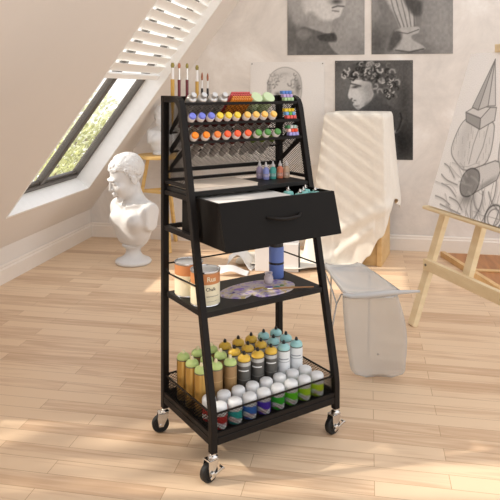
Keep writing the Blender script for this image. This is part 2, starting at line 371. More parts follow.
for i in range(13):
    t = i/12; x = .166+t*.122; s_ = math.sin(math.pi*t)
    zz = .7035-.006*s_; hp.append((x, fy0+(zz-dz0)/(dz1-dz0)*(fy1-fy0)-.002-.02*min(1, s_*1.7), zz))
MB().tube(hp, [.0035]+[.0045]*11+[.0035], 8).build('drawer_handle', M_metal, drawer, smooth=50)
# bottom basket
BZ, BT = .117, .177
bk = mesh_panel([(.01, .004), (W-.01, .004), (W-.01, D-.004), (.01, D-.004)], lambda a, b: (a, b, BZ), (0, 0, 1), 'basket', wd=.0012)
MB().box((.0, .0, .1145), (W, D, .1155)).build('basket_floor', M_board, bk)
for y in (0, D): mesh_panel([(.01, BZ), (W-.01, BZ), (W-.01, BT), (.01, BT)], lambda a, b, y=y: (a, y, b), (0, 1, 0), 'basket_mesh', .0118, .0086, .0014, parent=bk)
for x in (0, W): mesh_panel([(.01, BZ), (D-.01, BZ), (D-.01, BT), (.01, BT)], lambda a, b, x=x: (x, a, b), (1, 0, 0), 'basket_mesh', .0118, .0086, .0014, parent=bk)
rim = MB()
for a, b in (((.01,0,BT),(W-.01,0,BT)), ((.01,D,BT),(W-.01,D,BT)), ((0,.01,BT),(0,D-.01,BT)), ((W,.01,BT),(W,D-.01,BT))): rim.bar(a, b, .004, .0045)
for a, b in (((.01,-.004,.121),(W-.01,-.004,.121)), ((.01,D,.121),(W-.01,D,.121)), ((-.004,.01,.121),(-.004,D-.01,.121)), ((W,.01,.121),(W,D-.01,.121))): rim.bar(a, b, .006, .012)
rim.build('basket_rim', M_metal, bk)
# casters
def caster(x, y, ang, brake=True):
    c = bpy.data.objects.new('caster', None); C.objects.link(c); c.parent = cart; c.location = (x, y, 0); c.rotation_euler = (0, 0, R(ang))
    # wheel rolls along local x, trails towards -x
    M = T(-.014, 0, .0265) @ RX(90)
    MB().lathe([(0,-.008),(.010,-.009),(.012,-.0065),(.018,-.0065),(.0195,-.009),(.024,-.009),(.0263,-.006),(.0265,0),(.0263,.006),(.024,.009),(.0195,.009),(.018,.0065),(.012,.0065),(.010,.009),(0,.008)], 28, M).build('wheel', M_rubber, c, smooth=35)
    fk = MB()
    for s_ in (-1, 1):
        yy = s_*.0125
        fk.add([(-.020,yy-.001,.020),(-.006,yy-.001,.020),(.010,yy-.001,.052),(.008,yy-.001,.062),(-.022,yy-.001,.062),(-.024,yy-.001,.046),
                (-.020,yy+.001,.020),(-.006,yy+.001,.020),(.010,yy+.001,.052),(.008,yy+.001,.062),(-.022,yy+.001,.062),(-.024,yy+.001,.046)],
               [(5,4,3,2,1,0),(6,7,8,9,10,11)]+[(i,(i+1)%6,6+(i+1)%6,6+i) for i in range(6)])
    fk.box((-.022,-.0135,.058), (.010,.0135,.062))
    fk.lathe([(.013,.061),(.0145,.063),(.0145,.066),(.011,.069),(.0085,.0705),(.0085,.0755)], 20)
    fk.tube([(-.014,-.016,.0265),(-.014,.016,.0265)], .0035, 10)
    fk.build('fork', M_chrome, c, bevel=.0006, smooth=40)
    if brake:
        b = MB(); b.bar((-.020,-.0165,.016), (.022,-.0195,.034), .0075, .0022, up=(0,-1,0)); b.tube([(.020,-.023,.0335),(.020,-.006,.0335)], .0034, 8)
        b.lathe([(.0065,0),(.0065,.0022),(.004,.0035),(0,.0035)], 14, T(-.012,-.0165,.0265) @ RX(90))
        b.build('brake_lever', M_chrome, c, bevel=.0006, smooth=40)
caster(0, 0, 8); caster(W, 0, 5); caster(0, D, -18, False); caster(W, D, 20, False)

# ------------------------------------------------------------------ things on the cart
def cm(u, v, z, rz=0): return CM @ T(u, v, z) @ RZ(rz)
def uface(u, v):   # local angle (deg) pointing from a cart position to the camera
    p = CM @ Vector((u, v, 0)); d = CAM-p; return math.degrees(math.atan2(d.y, d.x))-44.0
# markers
cols = {'violet blue': (120, 128, 220), 'lemon yellow': (238, 208, 64), 'pale orange': (246, 196, 100), 'orange': (250, 140, 24), 'salmon orange': (240,130,50), 'red orange': (246, 98, 50), 'leaf green': (96, 152, 72), 'mid green': (80, 140, 66)}
M_col = {k: mat('marker_'+k.replace(' ', '_'), v, .4, var=.03) for k, v in cols.items()}
M_maroon = mat('marker_maroon', (92, 28, 26), .35, var=.08); M_olive = mat('marker_olive', (104, 128, 46), .4, var=.08)
M_lowb = mat('marker_pale_grey', (196, 190, 186), .35, var=.03)
M_collar = mat('marker_collar_white', (226, 218, 214), .4, var=.03)
protos = {}
def tray_M(k, u, r, t):   # local +z points up the slope towards the front
    a, dv, nv, Ld = TRAY[k]; p = a+nv*(r+.0015)-dv*t+Vector((u, 0, 0)); z = -dv; x = Vector((1,0,0)); y = z.cross(x)
    m = Matrix((x, y, z)).transposed().to_4x4(); m.translation = p; return CM @ m
def marker(col, k, u, label, body, t=.02, group=None):
    key = (col, body)
    M = tray_M(k, u, .0118, t)
    if key not in protos:
        o = thing('paint_marker', label, 'marker', M, group)
        MB().lathe([(.0115,-.046),(.0115,-.018)], 16).build('barrel', M_maroon if body == 'maroon' else M_olive, o, smooth=40)
        MB().lathe([(0,-.125),(.0085,-.125),(.0105,-.122),(.0105,-.047),(.0112,-.046)], 16).build('lower_barrel', M_lowb, o, smooth=40)
        MB().lathe([(.0118,-.0185),(.0122,-.017),(.0122,-.006),(.0115,-.004),(.0108,-.004)], 18).build('collar', M_collar, o, smooth=40)
        MB().lathe([(.0108,-.004),(.0112,.000),(.0108,.003),(.0092,.0042),(0,.0042)], 18).build('cap', M_col[col], o, smooth=50)
        protos[key] = o; o['group'] = group
    else: o = dup(protos[key], M, label, group)
    return o
ordn = ['first', 'second', 'third', 'fourth', 'fifth', 'sixth', 'seventh', 'eighth', 'ninth', 'tenth']
row2 = [(.0245, 'violet blue'), (.057, 'violet blue'), (.0896, 'violet blue'), (.1200, 'lemon yellow'), (.1508, 'lemon yellow'), (.1830, 'lemon yellow'), (.2205, 'pale orange'), (.2535, 'pale orange'), (.2865, 'pale orange'), (.3215, 'pale orange')]
row3 = [(.0265, 'orange'), (.0648, 'orange'), (.1037, 'salmon orange'), (.1396, 'red orange'), (.1758, 'red orange'), (.2146, 'red orange'), (.2539, 'leaf green'), (.2898, 'mid green'), (.3284, 'mid green')]
for i, (u, c) in enumerate(row2): marker(c, 1, u, '%s-capped marker, %s from left in the middle tray' % (c, ordn[i]), 'maroon', .021, 'markers in the middle tray')
for i, (u, c) in enumerate(row3): marker(c, 2, u, '%s-capped marker, %s from left in the lowest tray' % (c, ordn[i]), 'olive' if 'green' in c else 'maroon', .02, 'markers in the lowest tray')
# silver paint tubes in the top tray
M_silver = mat('silver_tube', (200, 198, 195), .28, .6, var=.1)
M_white = mat('white_plastic', (232, 228, 224), .4, var=.02)
M_nozw = mat('cream_nozzle', (226, 214, 176), .4, var=.02); M_black = mat('black_plastic', (34, 32, 32), .4, var=.1)
first = None
for i, u in enumerate((.0375, .074, .111, .148)):
    M = tray_M(0, u, .016, .013); lab = 'silver metal paint tube lying %s from left in the top tray of the cart' % ordn[i]
    if not first:
        first = thing('paint_tube', lab, 'paint tube', M, 'silver tubes in the top tray')
        mb = MB(); n = 20; prof = [(-.12, .018, .0012), (-.112, .018, .0016), (-.09, .017, .006), (-.05, .0162, .013), (-.012, .0155, .0155), (-.006, .0155, .0155), (-.002, .012, .012)]
        vs = [(a*math.cos(2*math.pi*k/n), b*math.sin(2*math.pi*k/n), z) for z, a, b in prof for k in range(n)]
        fs = [(i_*n+k, i_*n+(k+1)%n, (i_+1)*n+(k+1)%n, (i_+1)*n+k) for i_ in range(len(prof)-1) for k in range(n)]+[tuple(range(n))[::-1], tuple((len(prof)-1)*n+k for k in range(n))]
        mb.add(vs, fs).build('tube_body', M_silver, first, smooth=50)
        MB().lathe([(.0075,-.002),(.0075,.0015),(.0095,.002),(.0095,.010),(.008,.0115),(0,.0115)], 18).build('screw_cap', M_silver, first, smooth=40)
    else: dup(first, M, lab)
# bundle of pencils in the top tray
M_pp = mat('pencil_pink_red', (196, 84, 84), .4, var=.05); M_po = mat('pencil_orange', (214, 136, 54), .4, var=.05); M_pw = mat('pencil_cut_wood', (232, 190, 140), .6, var=.05)
pr = {}
for lay in range(4):
    for j in range(9 if lay % 2 == 0 else 8):
        u = .1755+j*.0088+(lay % 2)*.0044; M = tray_M(0, u, .0043+lay*.0072, .014+lay*.002)
        kind = 'orange' if lay < 2 else 'pink-red'
        lab = '%s pencil of the top tray bundle, %s layer up, %s from left' % (kind, ordn[lay], ordn[j])
        if kind not in pr:
            o = thing('colored_pencil', lab, 'pencil', M, 'pencils in the top tray')
            MB().lathe([(.0038,-.125),(.0043,-.12),(.0043,0)], 6).build('pencil_body', M_po if lay < 2 else M_pp, o)
            MB().lathe([(.0036,0),(.0036,.0008),(0,.0008)], 6).build('pencil_end', M_pp if lay >= 2 else M_po, o)
            pr[kind] = o
        else: dup(pr[kind], M, lab)
# pale green rolls/jars
M_pg = mat('pale_green_plastic', (196, 214, 170), .4, var=.02)
first = None
for u, nm in ((.2775, 'left'), (.3255, 'right')):
    M = tray_M(0, u, .0205, .004); lab = 'pale green round jar lying in the top tray, %s one of the pair' % nm
    if not first:
        first = thing('paint_jar', lab, 'jar', M, 'pale green jars')
        MB().lathe([(0,-.075),(.019,-.075),(.0205,-.072),(.0205,-.016)], 28).build('jar_body', M_pg, first, smooth=40)
        MB().lathe([(.0214,-.016),(.0214,-.001),(.0195,.0015),(0,.0015)], 28).build('lid', M_pg, first, smooth=40)
    else: dup(first, M, lab)
# little pigment blocks at the right end of each tray
bc = {0: [('blue', (84, 128, 196))]*3+[('lilac', (180, 156, 206))]*3+[('pale green', (176, 206, 158))]*3,
      1: [('yellow', (236, 200, 52))]*3+[('light blue', (120, 170, 220)), ('green', (90, 174, 74)), ('light blue', (120, 170, 220))]+[('coral red', (232, 98, 90))]*3,
      2: [('dark green', (74, 134, 86)), ('grey white', (206, 210, 206)), ('pale aqua', (180, 206, 196)), ('blush white', (240, 196, 190)), ('scarlet', (234, 80, 44)), ('scarlet', (234, 80, 44))]+[('periwinkle', (170, 164, 222))]*3}
mcache = {}; blk = None
mb_ = MB().box((-.0058, -.0085, -.0055), (.0058, .0085, .0055))
for k in range(3):
    for q in range(9):
        r_, c_ = divmod(q, 3); nm, rgb = bc[k][q]
        if nm not in mcache: mcache[nm] = mat('block_'+nm.replace(' ', '_'), rgb, .5, var=.03)
        u0 = {0: .3905, 1: .392, 2: .3925}[k]; a, dv, nv, Ld = TRAY[k]
        zrow = .006+.0125*(2-r_)      # stacked against the front rail, stepping back
        yb = a.y+.0135+.006*(2-r_); M = CM @ T(u0+c_*.0137, yb, a.z+.0107+.0114*(2-r_))
        lab = '%s pigment block, %s row down, %s from left, in the %s tray' % (nm, ordn[r_], ordn[c_], ('top', 'middle', 'lowest')[k])
        if blk is None:
            blk = mb_.build('pigment_block', mcache[nm], None, bevel=.0018); blk.matrix_world = M; tag(blk, lab, 'block', 'pigment blocks at the right of the trays')
            o = blk
        else:
            o = blk.copy(); o.data = blk.data.copy(); o.data.materials[0] = mcache[nm]; C.objects.link(o); o.matrix_world = M; o['label'] = lab
# a small ledge keeps each stack of blocks level
for k in range(3):
    a, dv, nv, Ld = TRAY[k]
    MB().box((.383, a.y+.004, a.z+.003), (.4295, a.y+.035, a.z+.005)).build('block_ledge', M_metal, cart)

# brushes standing in the top tray behind the tubes
M_amber = mat('brush_amber', (200, 156, 72), .35, var=.1); M_dkred = mat('brush_dark_red', (112, 44, 52), .3, var=.1); M_bris = mat('bristle_olive', (140, 128, 70), .9, var=.3, scale=200); M_brisr = mat('bristle_rust', (166, 106, 80), .9, var=.3, scale=200)
br = [(.0170, 1.153, 'amber', M_amber, M_bris, .0046, 'wide amber-handled paintbrush standing leftmost behind the top tray'),
      (.0400, 1.152, 'red', M_dkred, M_brisr, .0036, 'dark red-handled brush with rust bristles, second from left behind the top tray'),
      (.0678, 1.152, 'red', M_dkred, M_bris, .0036, 'dark red-handled brush with olive bristles, third from left behind the top tray'),
      (.1037, 1.147, 'amber', M_amber, M_bris, .0042, 'amber-handled brush with a flat tip, fourth from left behind the top tray'),
      (.1220, 1.126, 'white', M_white, M_brisr, .0030, 'short thin white-handled brush with rust tip, fifth from left behind the top tray'),
      (.1426, 1.124, 'white', M_white, M_brisr, .0030, 'short thin white-handled brush with rust tip, rightmost behind the top tray')]
for u, zt_, kind, mh, mbz, r_, lab in br:
    r_ *= 1.3; z0 = .948; o = thing('paintbrush', lab, 'brush', cm(u, .279, z0), 'brushes behind the top tray'); L_ = zt_-z0
    fl = L_-.052 if kind != 'white' else L_-.045
    if kind == 'white':
        MB().lathe([(.0015,0),(.0034,.02),(r_+.0008,.085),(.0035,.125)], 10).build('handle', M_black, o, smooth=60)
        MB().lathe([(.0028,.125),(.0026,fl+.018)], 10).build('ferrule', M_white, o, smooth=60)
        MB().lathe([(.0026,fl+.018),(.0036,fl+.028),(.0026,fl+.038),(0,L_)], 10).build('bristles', mbz, o, smooth=60)
    else:
        MB().lathe([(.0015,0),(.003,.03),(r_,.08),(r_*1.05,fl)], 12).build('handle', mh, o, smooth=60)
        MB().lathe([(r_*.8,fl),(r_*.75,fl+.02),(r_*.8,fl+.036)], 12).build('ferrule', M_chrome if kind == 'red' else M_white, o, smooth=60)
        MB().lathe([(r_*.85,fl+.036),(r_*1.15,fl+.044),(r_*.7,L_),(0,L_)], 12, sx=1, sy=.6).build('bristles', mbz, o, smooth=60)
# drawing pad on the upper shelf
M_paper = mat('paper_cream', (222, 208, 192), .8, var=.02); M_paperw = mat('paper_white', (226, 222, 216), .8, var=.01)
pad = thing('drawing_pad', 'cream drawing pad lying on the upper shelf at its left end', 'drawing pad', cm(.013, vf(.77)+.002, .770))
MB().box((0,0,0), (.226,.152,.0085)).build('page_block', M_paper, pad, bevel=.001)
MB().box((-.001,-.001,.0087), (.227,.153,.0100)).build('cover_sheet', mat('pad_cover_cream', (222, 206, 188), .8, var=.02), pad)
# small paint bottles on the upper shelf
bot = [(.334, .262, 'pale violet', (176, 160, 190)), (.3365, .228, 'periwinkle', (140, 148, 206)), (.3655, .228, 'teal green', (80, 170, 156)), (.395, .228, 'coral orange', (222, 130, 96)), (.4205, .224, 'sand beige', (206, 178, 150))]
M_clear = mat('translucent_cap', (214, 208, 206), .3, var=.02)
first = None
for u, v, nm, rgb in bot:
    lab = '%s craft paint bottle with a tapered cap on the upper shelf at right' % nm
    mm = mat('paint_bottle_'+nm.replace(' ', '_'), rgb, .35, var=.05); M = cm(min(u, .419), v, .770, uface(u, v))
    o = thing('paint_bottle', lab, 'paint bottle', M, 'paint bottles on the upper shelf')
    MB().lathe([(0,0),(.0100,0),(.0108,.002),(.0108,.031),(.0095,.036),(.005,.039),(.005,.041)], 20).build('bottle_body', mm, o, smooth=40)
    lb = MB(); n = 10
    vs = [(.0110*math.cos(R(-60+12*k)), .0110*math.sin(R(-60+12*k)), z) for z in (.008, .019) for k in range(n+1)]
    lb.add(vs, [(k, k+1, n+2+k, n+1+k) for k in range(n)]).build('bottle_label', mat('bottle_label_'+nm.replace(' ', '_'), tuple(int(c*.5+105) if i_ == 0 else int(c*.5+95) for i_, c in enumerate(rgb)), .5, var=.5, scale=260), o)
    MB().lathe([(.0060,.041),(.0060,.047),(.0035,.050),(.0020,.058),(0,.0585)], 14).build('cap', M_clear, o, smooth=40)
# drawer contents
MB_ = MB().box((0,0,0), (.262,.190,.0085))
ph = MB_.build('drawing_paper_stack', M_paperw, None, bevel=.001, M=cm(.042, .012, .738)); tag(ph, 'stack of white drawing paper lying in the open drawer of the cart', 'paper')
bx_ = MB().box((0,0,0), (.262,.190,.098)).build('paper_box', mat('paper_box_grey', (150, 146, 140), .7), None, M=cm(.042, .012, .6395)); tag(bx_, 'grey box in the open drawer, underneath the white drawing paper', 'box')
M_teal = mat('teal_translucent', (136, 200, 194), .3, var=.2, scale=60)
first = None
for i, (u, v, lean, nm) in enumerate([(.322, .085, 30, 'back left'), (.325, .030, -8, 'front left'), (.360, .058, 12, 'middle'), (.388, .035, -10, 'front right'), (.392, .088, 8, 'back right')]):
    M = cm(u, v, .6395, lean*3)
    lab = 'teal paint bottle with silver nozzle standing in the open drawer, %s of the five' % nm
    if not first:
        first = thing('paint_bottle', lab, 'paint bottle', M, 'teal bottles in the drawer')
        MB().lathe([(0,0),(.0150,0),(.016,.004),(.017,.009),(.017,.104),(.0145,.1105),(.006,.1125),(.006,.113)], 20).build('bottle_body', M_teal, first, smooth=40)
        MB().lathe([(.007,.113),(.007,.117),(.003,.119),(.0012,.126),(0,.126)], 12).build('nozzle', M_chrome, first, smooth=40)
        MB().tube([(.002,0,.121),(.012,0,.120)], .0014, 6).build('nozzle_pin', M_chrome, first)
    else: dup(first, M, lab)
# text bent round a can
def can_text(txt, size, r, ang0, z, m, parent, name):
    cu = bpy.data.curves.new(name, 'FONT'); cu.body = txt; cu.size = size; cu.resolution_u = 3; cu.offset = size*.012
    to = bpy.data.objects.new(name, cu); C.objects.link(to); bpy.context.view_layer.update()
    me = bpy.data.meshes.new_from_object(to.evaluated_get(bpy.context.evaluated_depsgraph_get())); bpy.data.objects.remove(to)
    for v in me.vertices:
        a = ang0+v.co.x/r; y = v.co.y; v.co = (r*math.cos(a), r*math.sin(a), z+y)
    me.materials.clear(); me.materials.append(m); o = bpy.data.objects.new(name, me); C.objects.link(o); o.parent = parent; return o
M_cream = mat('can_label_cream', (238, 228, 198), .5, var=.02); M_tan = mat('can_label_orange', (206, 138, 88), .5, var=.04); M_tin = mat('tin', (206, 206, 208), .22, 1, var=.05); M_lid = mat('lid_silver', (206, 206, 208), .35, 0, var=.04); M_ink = mat('ink_dark', (52, 46, 42), .6)
for i, (u, v, lab) in enumerate([(.0500, .131, 'orange and cream labelled paint can at front of the middle shelf'), (.0500, .234, 'orange and cream labelled paint can standing behind the other on the middle shelf')]):
    o = thing('paint_can', lab, 'paint can', cm(u, v, .44, uface(u, v)), 'paint cans on the middle shelf'); r = .0435
    MB().lathe([(0,.002),(.0425,.002),(.0442,0),(.0447,.0015),(r,.0035),(r,.004)], 40).build('bottom_rim', M_tin, o, smooth=40)
    MB().lathe([(r,.004),(r,.064)], 40).build('lower_label', M_cream, o, smooth=40)
    MB().lathe([(r,.064),(r,.0945)], 40).build('upper_label', M_tan, o, smooth=40)
    MB().lathe([(r,.0945),(.0447,.0955),(.0452,.0985),(.0447,.101),(.0425,.1012),(.0415,.0975)], 40).build('top_rim', M_tin, o, smooth=40)
    MB().lathe([(0,.096),(.0414,.096),(.0414,.0990),(.040,.0990),(.039,.0979),(.036,.0979),(.035,.0990),(0,.0990)], 40).build('lid', M_lid, o, smooth=30)
    for tx, sz, z, mm, a0 in (('Rus', .020, .073, M_cream, 6), ('Chalk', .0135, .046, M_ink, 2)):
        can_text(tx, sz, r+.0003, R(a0), z, mm, o, 'label_lettering')
    for z in (.030, .0285, .015): 
        vs = [((r+.0003)*math.cos(R(4+5*k)), (r+.0003)*math.sin(R(4+5*k)), z+dz) for dz in (0, .0006) for k in range(12)]
        MB().add(vs, [(k, k+1, 13+k, 12+k) for k in range(11)]).build('label_line', M_ink, o)
# palette
def palette():
    n = 72; out = []
    for k in range(n):
        a = 2*math.pi*k/n; rr = 1
        x = .130*math.cos(a); y = .072*math.sin(a)*(1+.12*math.cos(a))
        da = (math.degrees(a)-246+180) % 360-180       # notch on the front edge
        if abs(da) < 13: s_ = .5+.5*math.cos(da/13*math.pi); x *= 1-.25*s_; y *= 1-.42*s_
        out.append(Vector((x, y, 0)))
    hc = Vector((-.092, .002, 0)); hn = 24; hole = [hc+Vector((.0125*math.cos(2*math.pi*k/hn), .009*math.sin(2*math.pi*k/hn), 0)) for k in range(hn)]
    import bmesh
    bm = bmesh.new(); vo = [bm.verts.new(v) for v in out]; vh_ = [bm.verts.new(v) for v in hole]
    es = [bm.edges.new((vo[i], vo[(i+1) % n])) for i in range(n)]+[bm.edges.new((vh_[i], vh_[(i+1) % hn])) for i in range(hn)]
    bmesh.ops.triangle_fill(bm, edges=es, use_beauty=True)
    geo = bmesh.ops.extrude_face_region(bm, geom=bm.faces[:])
    bmesh.ops.translate(bm, verts=[g for g in geo['geom'] if isinstance(g, bmesh.types.BMVert)], vec=(0, 0, .005))
    bmesh.ops.recalc_face_normals(bm, faces=bm.faces[:])
    me = bpy.data.meshes.new('painters_palette'); bm.to_mesh(me); bm.free(); return me
mp_ = bpy.data.materials.new('smeared_palette'); mp_.use_nodes = True; nt = mp_.node_tree; L = nt.links.new
t_ = nt.nodes.new('ShaderNodeTexCoord'); n_ = nt.nodes.new('ShaderNodeTexNoise'); n_.inputs['Scale'].default_value = 26; n_.inputs['Detail'].default_value = 4; n_.inputs['Distortion'].default_value = 1.6; L(t_.outputs['Object'], n_.inputs['Vector'])
r_ = nt.nodes.new('ShaderNodeValToRGB'); L(n_.outputs[0], r_.inputs[0]); e = r_.color_ramp.elements
e[0].position = .3; e[0].color = lin((120, 92, 170))+(1,); e[1].position = .72; e[1].color = lin((206, 184, 130))+(1,)
for p_, c_ in ((.40, (168, 148, 200)), (.46, (205, 192, 205)), (.56, (214, 200, 190)), (.64, (200, 178, 120))): x_ = e.new(p_); x_.color = lin(c_)+(1,)
L(r_.outputs[0], nt.nodes['Principled BSDF'].inputs['Base Color']); nt.nodes['Principled BSDF'].inputs['Roughness'].default_value = .4
pal = thing('painters_palette', 'oval wooden palette smeared with purple and ochre paint on the middle shelf', 'palette', cm(.244, .142, .4405, -4))
po = bpy.data.objects.new('palette_board', palette()); C.objects.link(po); po.data.materials.append(mp_); po.parent = pal
for nm, x, y, rx, ry, rgb in (('violet', .035, -.012, .016, .010, (104, 72, 176)), ('turquoise', .058, -.020, .013, .007, (66, 150, 146)), ('ochre', .0, -.004, .02, .006, (186, 150, 66)), ('lilac', -.055, .02, .02, .008, (160, 132, 204)), ('green', .082, -.014, .008, .006, (110, 140, 70))):
    MB().lathe([(0,0),(1,0),(.8,.0022),(.4,.003),(0,.0032)], 14, T(x, y, .005) @ Matrix.Diagonal((rx, ry, 1, 1))).build('paint_blob', mat('blob_'+nm, rgb, .3, var=.1), pal, smooth=60)
# glass jar with pinkish water on the palette
M_jar = mat('jar_glass', (236, 228, 232), .06, alpha=.35, var=.02); M_water = mat('tinted_water', (224, 200, 206), .15, var=.05)
jar = thing('rinse_jar', 'small glass jar of murky pink rinse water standing on the palette', 'jar', cm(.303, .165, .4460))
MB().lathe([(0,.0),(.013,0),(.0155,.003),(.0155,.02),(.011,.027),(.0135,.032),(.0145,.035),(.0125,.035),(.0098,.027),(.0138,.019),(.0138,.004),(0,.003)], 24).build('glass', M_jar, jar, smooth=50)
MB().lathe([(0,.0035),(.0135,.0042),(.0135,.017),(0,.017)], 20).build('water', M_water, jar, smooth=40)
# brush resting across the palette
lb = thing('paintbrush', 'long thin brown brush resting on the palette, pointing to the right shelf end', 'brush', CM)
p0 = Vector((.275, .105, .4495)); p1 = Vector((.405, .062, .4435)); dd = (p1-p0)
MB().tube([p0, p0+dd*.5, p1], [.0026, .003, .0018], 8).build('handle', wood('brush_brown', (150, 104, 64), (176, 128, 84)), lb, smooth=60)
MB().tube([p0-dd*.12, p0], [.0028, .0026], 8).build('ferrule', M_chrome, lb); MB().tube([p0-dd*.22, p0-dd*.16, p0-dd*.12], [.0008, .003, .0028], 8).build('bristles', M_bris, lb)
# blue bottle
M_blue = mat('bottle_blue', (112, 136, 206), .4, var=.03)
bb = thing('spray_bottle', 'tall blue bottle with black band and black cap at back of the middle shelf', 'bottle', cm(.375, .222, .44))
MB().lathe([(0,0),(.0235,0),(.025,.002),(.025,.046)], 30).build('lower_body', M_blue, bb, smooth=40)
MB().lathe([(.0252,.046),(.0252,.053)], 30).build('black_band', M_black, bb, smooth=40)
MB().lathe([(.025,.053),(.025,.101),(.0235,.104)], 30).build('upper_body', M_blue, bb, smooth=40)
MB().lathe([(.0235,.104),(.0235,.124),(.021,.127),(0,.127)], 30).build('cap', M_black, bb, smooth=40)

# ------------------------------------------------------------------ cans in the basket
def band_mat(name, bands, metal=0, rough=.35):
    # hard colour bands up the object's own height (printed label), bands: [(z, rgb)]
    m = bpy.data.materials.new(name); m.use_nodes = True; nt = m.node_tree; L = nt.links.new; b = nt.nodes['Principled BSDF']
    t = nt.nodes.new('ShaderNodeTexCoord'); s = nt.nodes.new('ShaderNodeSeparateXYZ'); L(t.outputs['Object'], s.inputs[0])
    mu = nt.nodes.new('ShaderNodeMath'); mu.operation = 'MULTIPLY'; mu.inputs[1].default_value = 5; L(s.outputs['Z'], mu.inputs[0])
    r = nt.nodes.new('ShaderNodeValToRGB'); r.color_ramp.interpolation = 'CONSTANT'; L(mu.outputs[0], r.inputs[0]); e = r.color_ramp.elements
    e[0].position = 0; e[0].color = lin(bands[0][1])+(1,); e[1].position = bands[1][0]*5; e[1].color = lin(bands[1][1])+(1,)
    for z, c in bands[2:]: x = e.new(z*5); x.color = lin(c)+(1,)
    L(r.outputs[0], b.inputs['Base Color']); b.inputs['Roughness'].default_value = rough; b.inputs['Metallic'].default_value = metal
    return m
M_gold = mat('can_gold', (186, 150, 84), .34, .8, var=.05)
M_brown = band_mat('can_bronze', [(0, (150, 118, 78)), (.02, (158, 126, 84)), (.085, (182, 150, 108)), (.088, (156, 124, 84))], .35)
M_grey = band_mat('can_grey', [(0, (84, 82, 78)), (.045, (120, 118, 114)), (.047, (86, 84, 80)), (.066, (130, 128, 124)), (.068, (90, 88, 84)), (.108, (186, 186, 182))], .3)
M_wcan = band_mat('can_white', [(0, (222, 224, 226)), (.05, (196, 198, 202)), (.052, (226, 228, 230)), (.085, (180, 184, 188)), (.088, (230, 232, 232))])
M_capg = mat('cap_light_green', (190, 210, 134), .4, var=.03); M_capy = mat('cap_yellow', (232, 190, 76), .4, var=.03); M_capt = mat('cap_pale_teal', (164, 212, 212), .4, var=.03)
M_dome = mat('dome_white', (226, 226, 226), .4, var=.02); M_ringd = mat('rim_steel', (120, 116, 108), .3, .8)
M_lblw = mat('print_white', (240, 240, 238), .5)
def spray(kind, M, lab):
    key = 'spray'+kind
    if key in protos: return dup(protos[key], M, lab)
    o = thing('spray_can', lab, 'spray can', M, 'tall spray cans in the basket'); r = .0203
    body, cap, noz = {'gold': (M_gold, M_capg, M_nozw), 'bronze': (M_brown, M_capg, M_nozw), 'grey': (M_grey, M_capy, M_black), 'white': (M_wcan, M_capt, M_black)}[kind]
    MB().lathe([(0,.001),(.0185,.001),(.0200,0),(r,.002),(r,.118),(.0192,.1205)], 28).build('body', body, o, smooth=40)
    MB().lathe([(.0206,.1195),(.0206,.1215),(.0196,.1222)], 28).build('rim', M_ringd, o, smooth=40)
    MB().lathe([(.0196,.1220),(.0199,.126),(.0188,.131),(.015,.1352),(.0098,.1372),(.0090,.1388),(0,.1388)], 28).build('cap', cap, o, smooth=50)
    MB().lathe([(.0050,.1385),(.0052,.1435),(.0040,.1465),(.0038,.1482),(0,.1482)], 14).build('nozzle', noz, o, smooth=50)
    if noz is M_black:
        MB().tube([(-.0075,.002,.1385),(-.0045,.001,.1455),(.002,-.001,.150)], [.0016,.002,.0014], 6).build('trigger_clip', noz, o)
        n = 8; vs = [((r+.0002)*math.cos(R(-50+12*k)), (r+.0002)*math.sin(R(-50+12*k)), z) for z in (.094, .0975) for k in range(n+1)]
        MB().add(vs, [(k, k+1, n+2+k, n+1+k) for k in range(n)]).build('printed_line', M_lblw if kind == 'grey' else mat('print_grey', (150,154,160), .5), o)
    protos[key] = o; return o
UC = [.031, .081, .131, .181, .2315, .282, .332, .383]; VR = [.128, .1845, .241]
rn = ['front', 'middle', 'back']
for j, v in enumerate(VR):
    for i, u in enumerate(UC):
        kind = ('gold' if (i == 0) else 'bronze') if i < 3 else 'grey' if i < 6 else 'white'
        if i == 2 and j == 2: kind = 'bronze'
        nm = {'gold': 'gold spray can with light green cap', 'bronze': 'bronze brown spray can with light green cap', 'grey': 'dark grey spray can with yellow cap', 'white': 'white spray can with pale teal cap'}[kind]
        lab = '%s, %s from left in the %s tall row' % (nm, ordn[i], rn[j])
        spray(kind, cm(u+.004, v, BZ+.001, uface(u, v)+(i*13+j*7) % 17-8), lab)
sc = [('red', (206, 44, 40)), ('red', (200, 40, 38)), ('turquoise', (30, 190, 184)), ('blue', (50, 120, 220)), ('violet', (84, 44, 210)), ('green', (40, 200, 40)), ('lime green', (110, 235, 20)), ('yellow lime', (190, 240, 20)), ('acid yellow', (214, 244, 30))]
front = ['red', 'turquoise', 'blue', 'violet', 'green', 'lime green', 'yellow lime', 'acid yellow']; back = ['red', 'red', 'turquoise', 'blue', 'violet', 'green', 'lime green', 'yellow lime']
scd = dict(sc); M_sc = {k: mat('bottle_'+k.replace(' ', '_'), v, .3, var=.04) for k, v in scd.items()}
M_redp = mat('print_red', (176, 36, 44), .5)
def curved(pts, r, mb):
    vs = [(r*math.cos(p[0]), r*math.sin(p[0]), p[1]) for p in pts]; mb.add(vs, [tuple(range(len(pts)))])
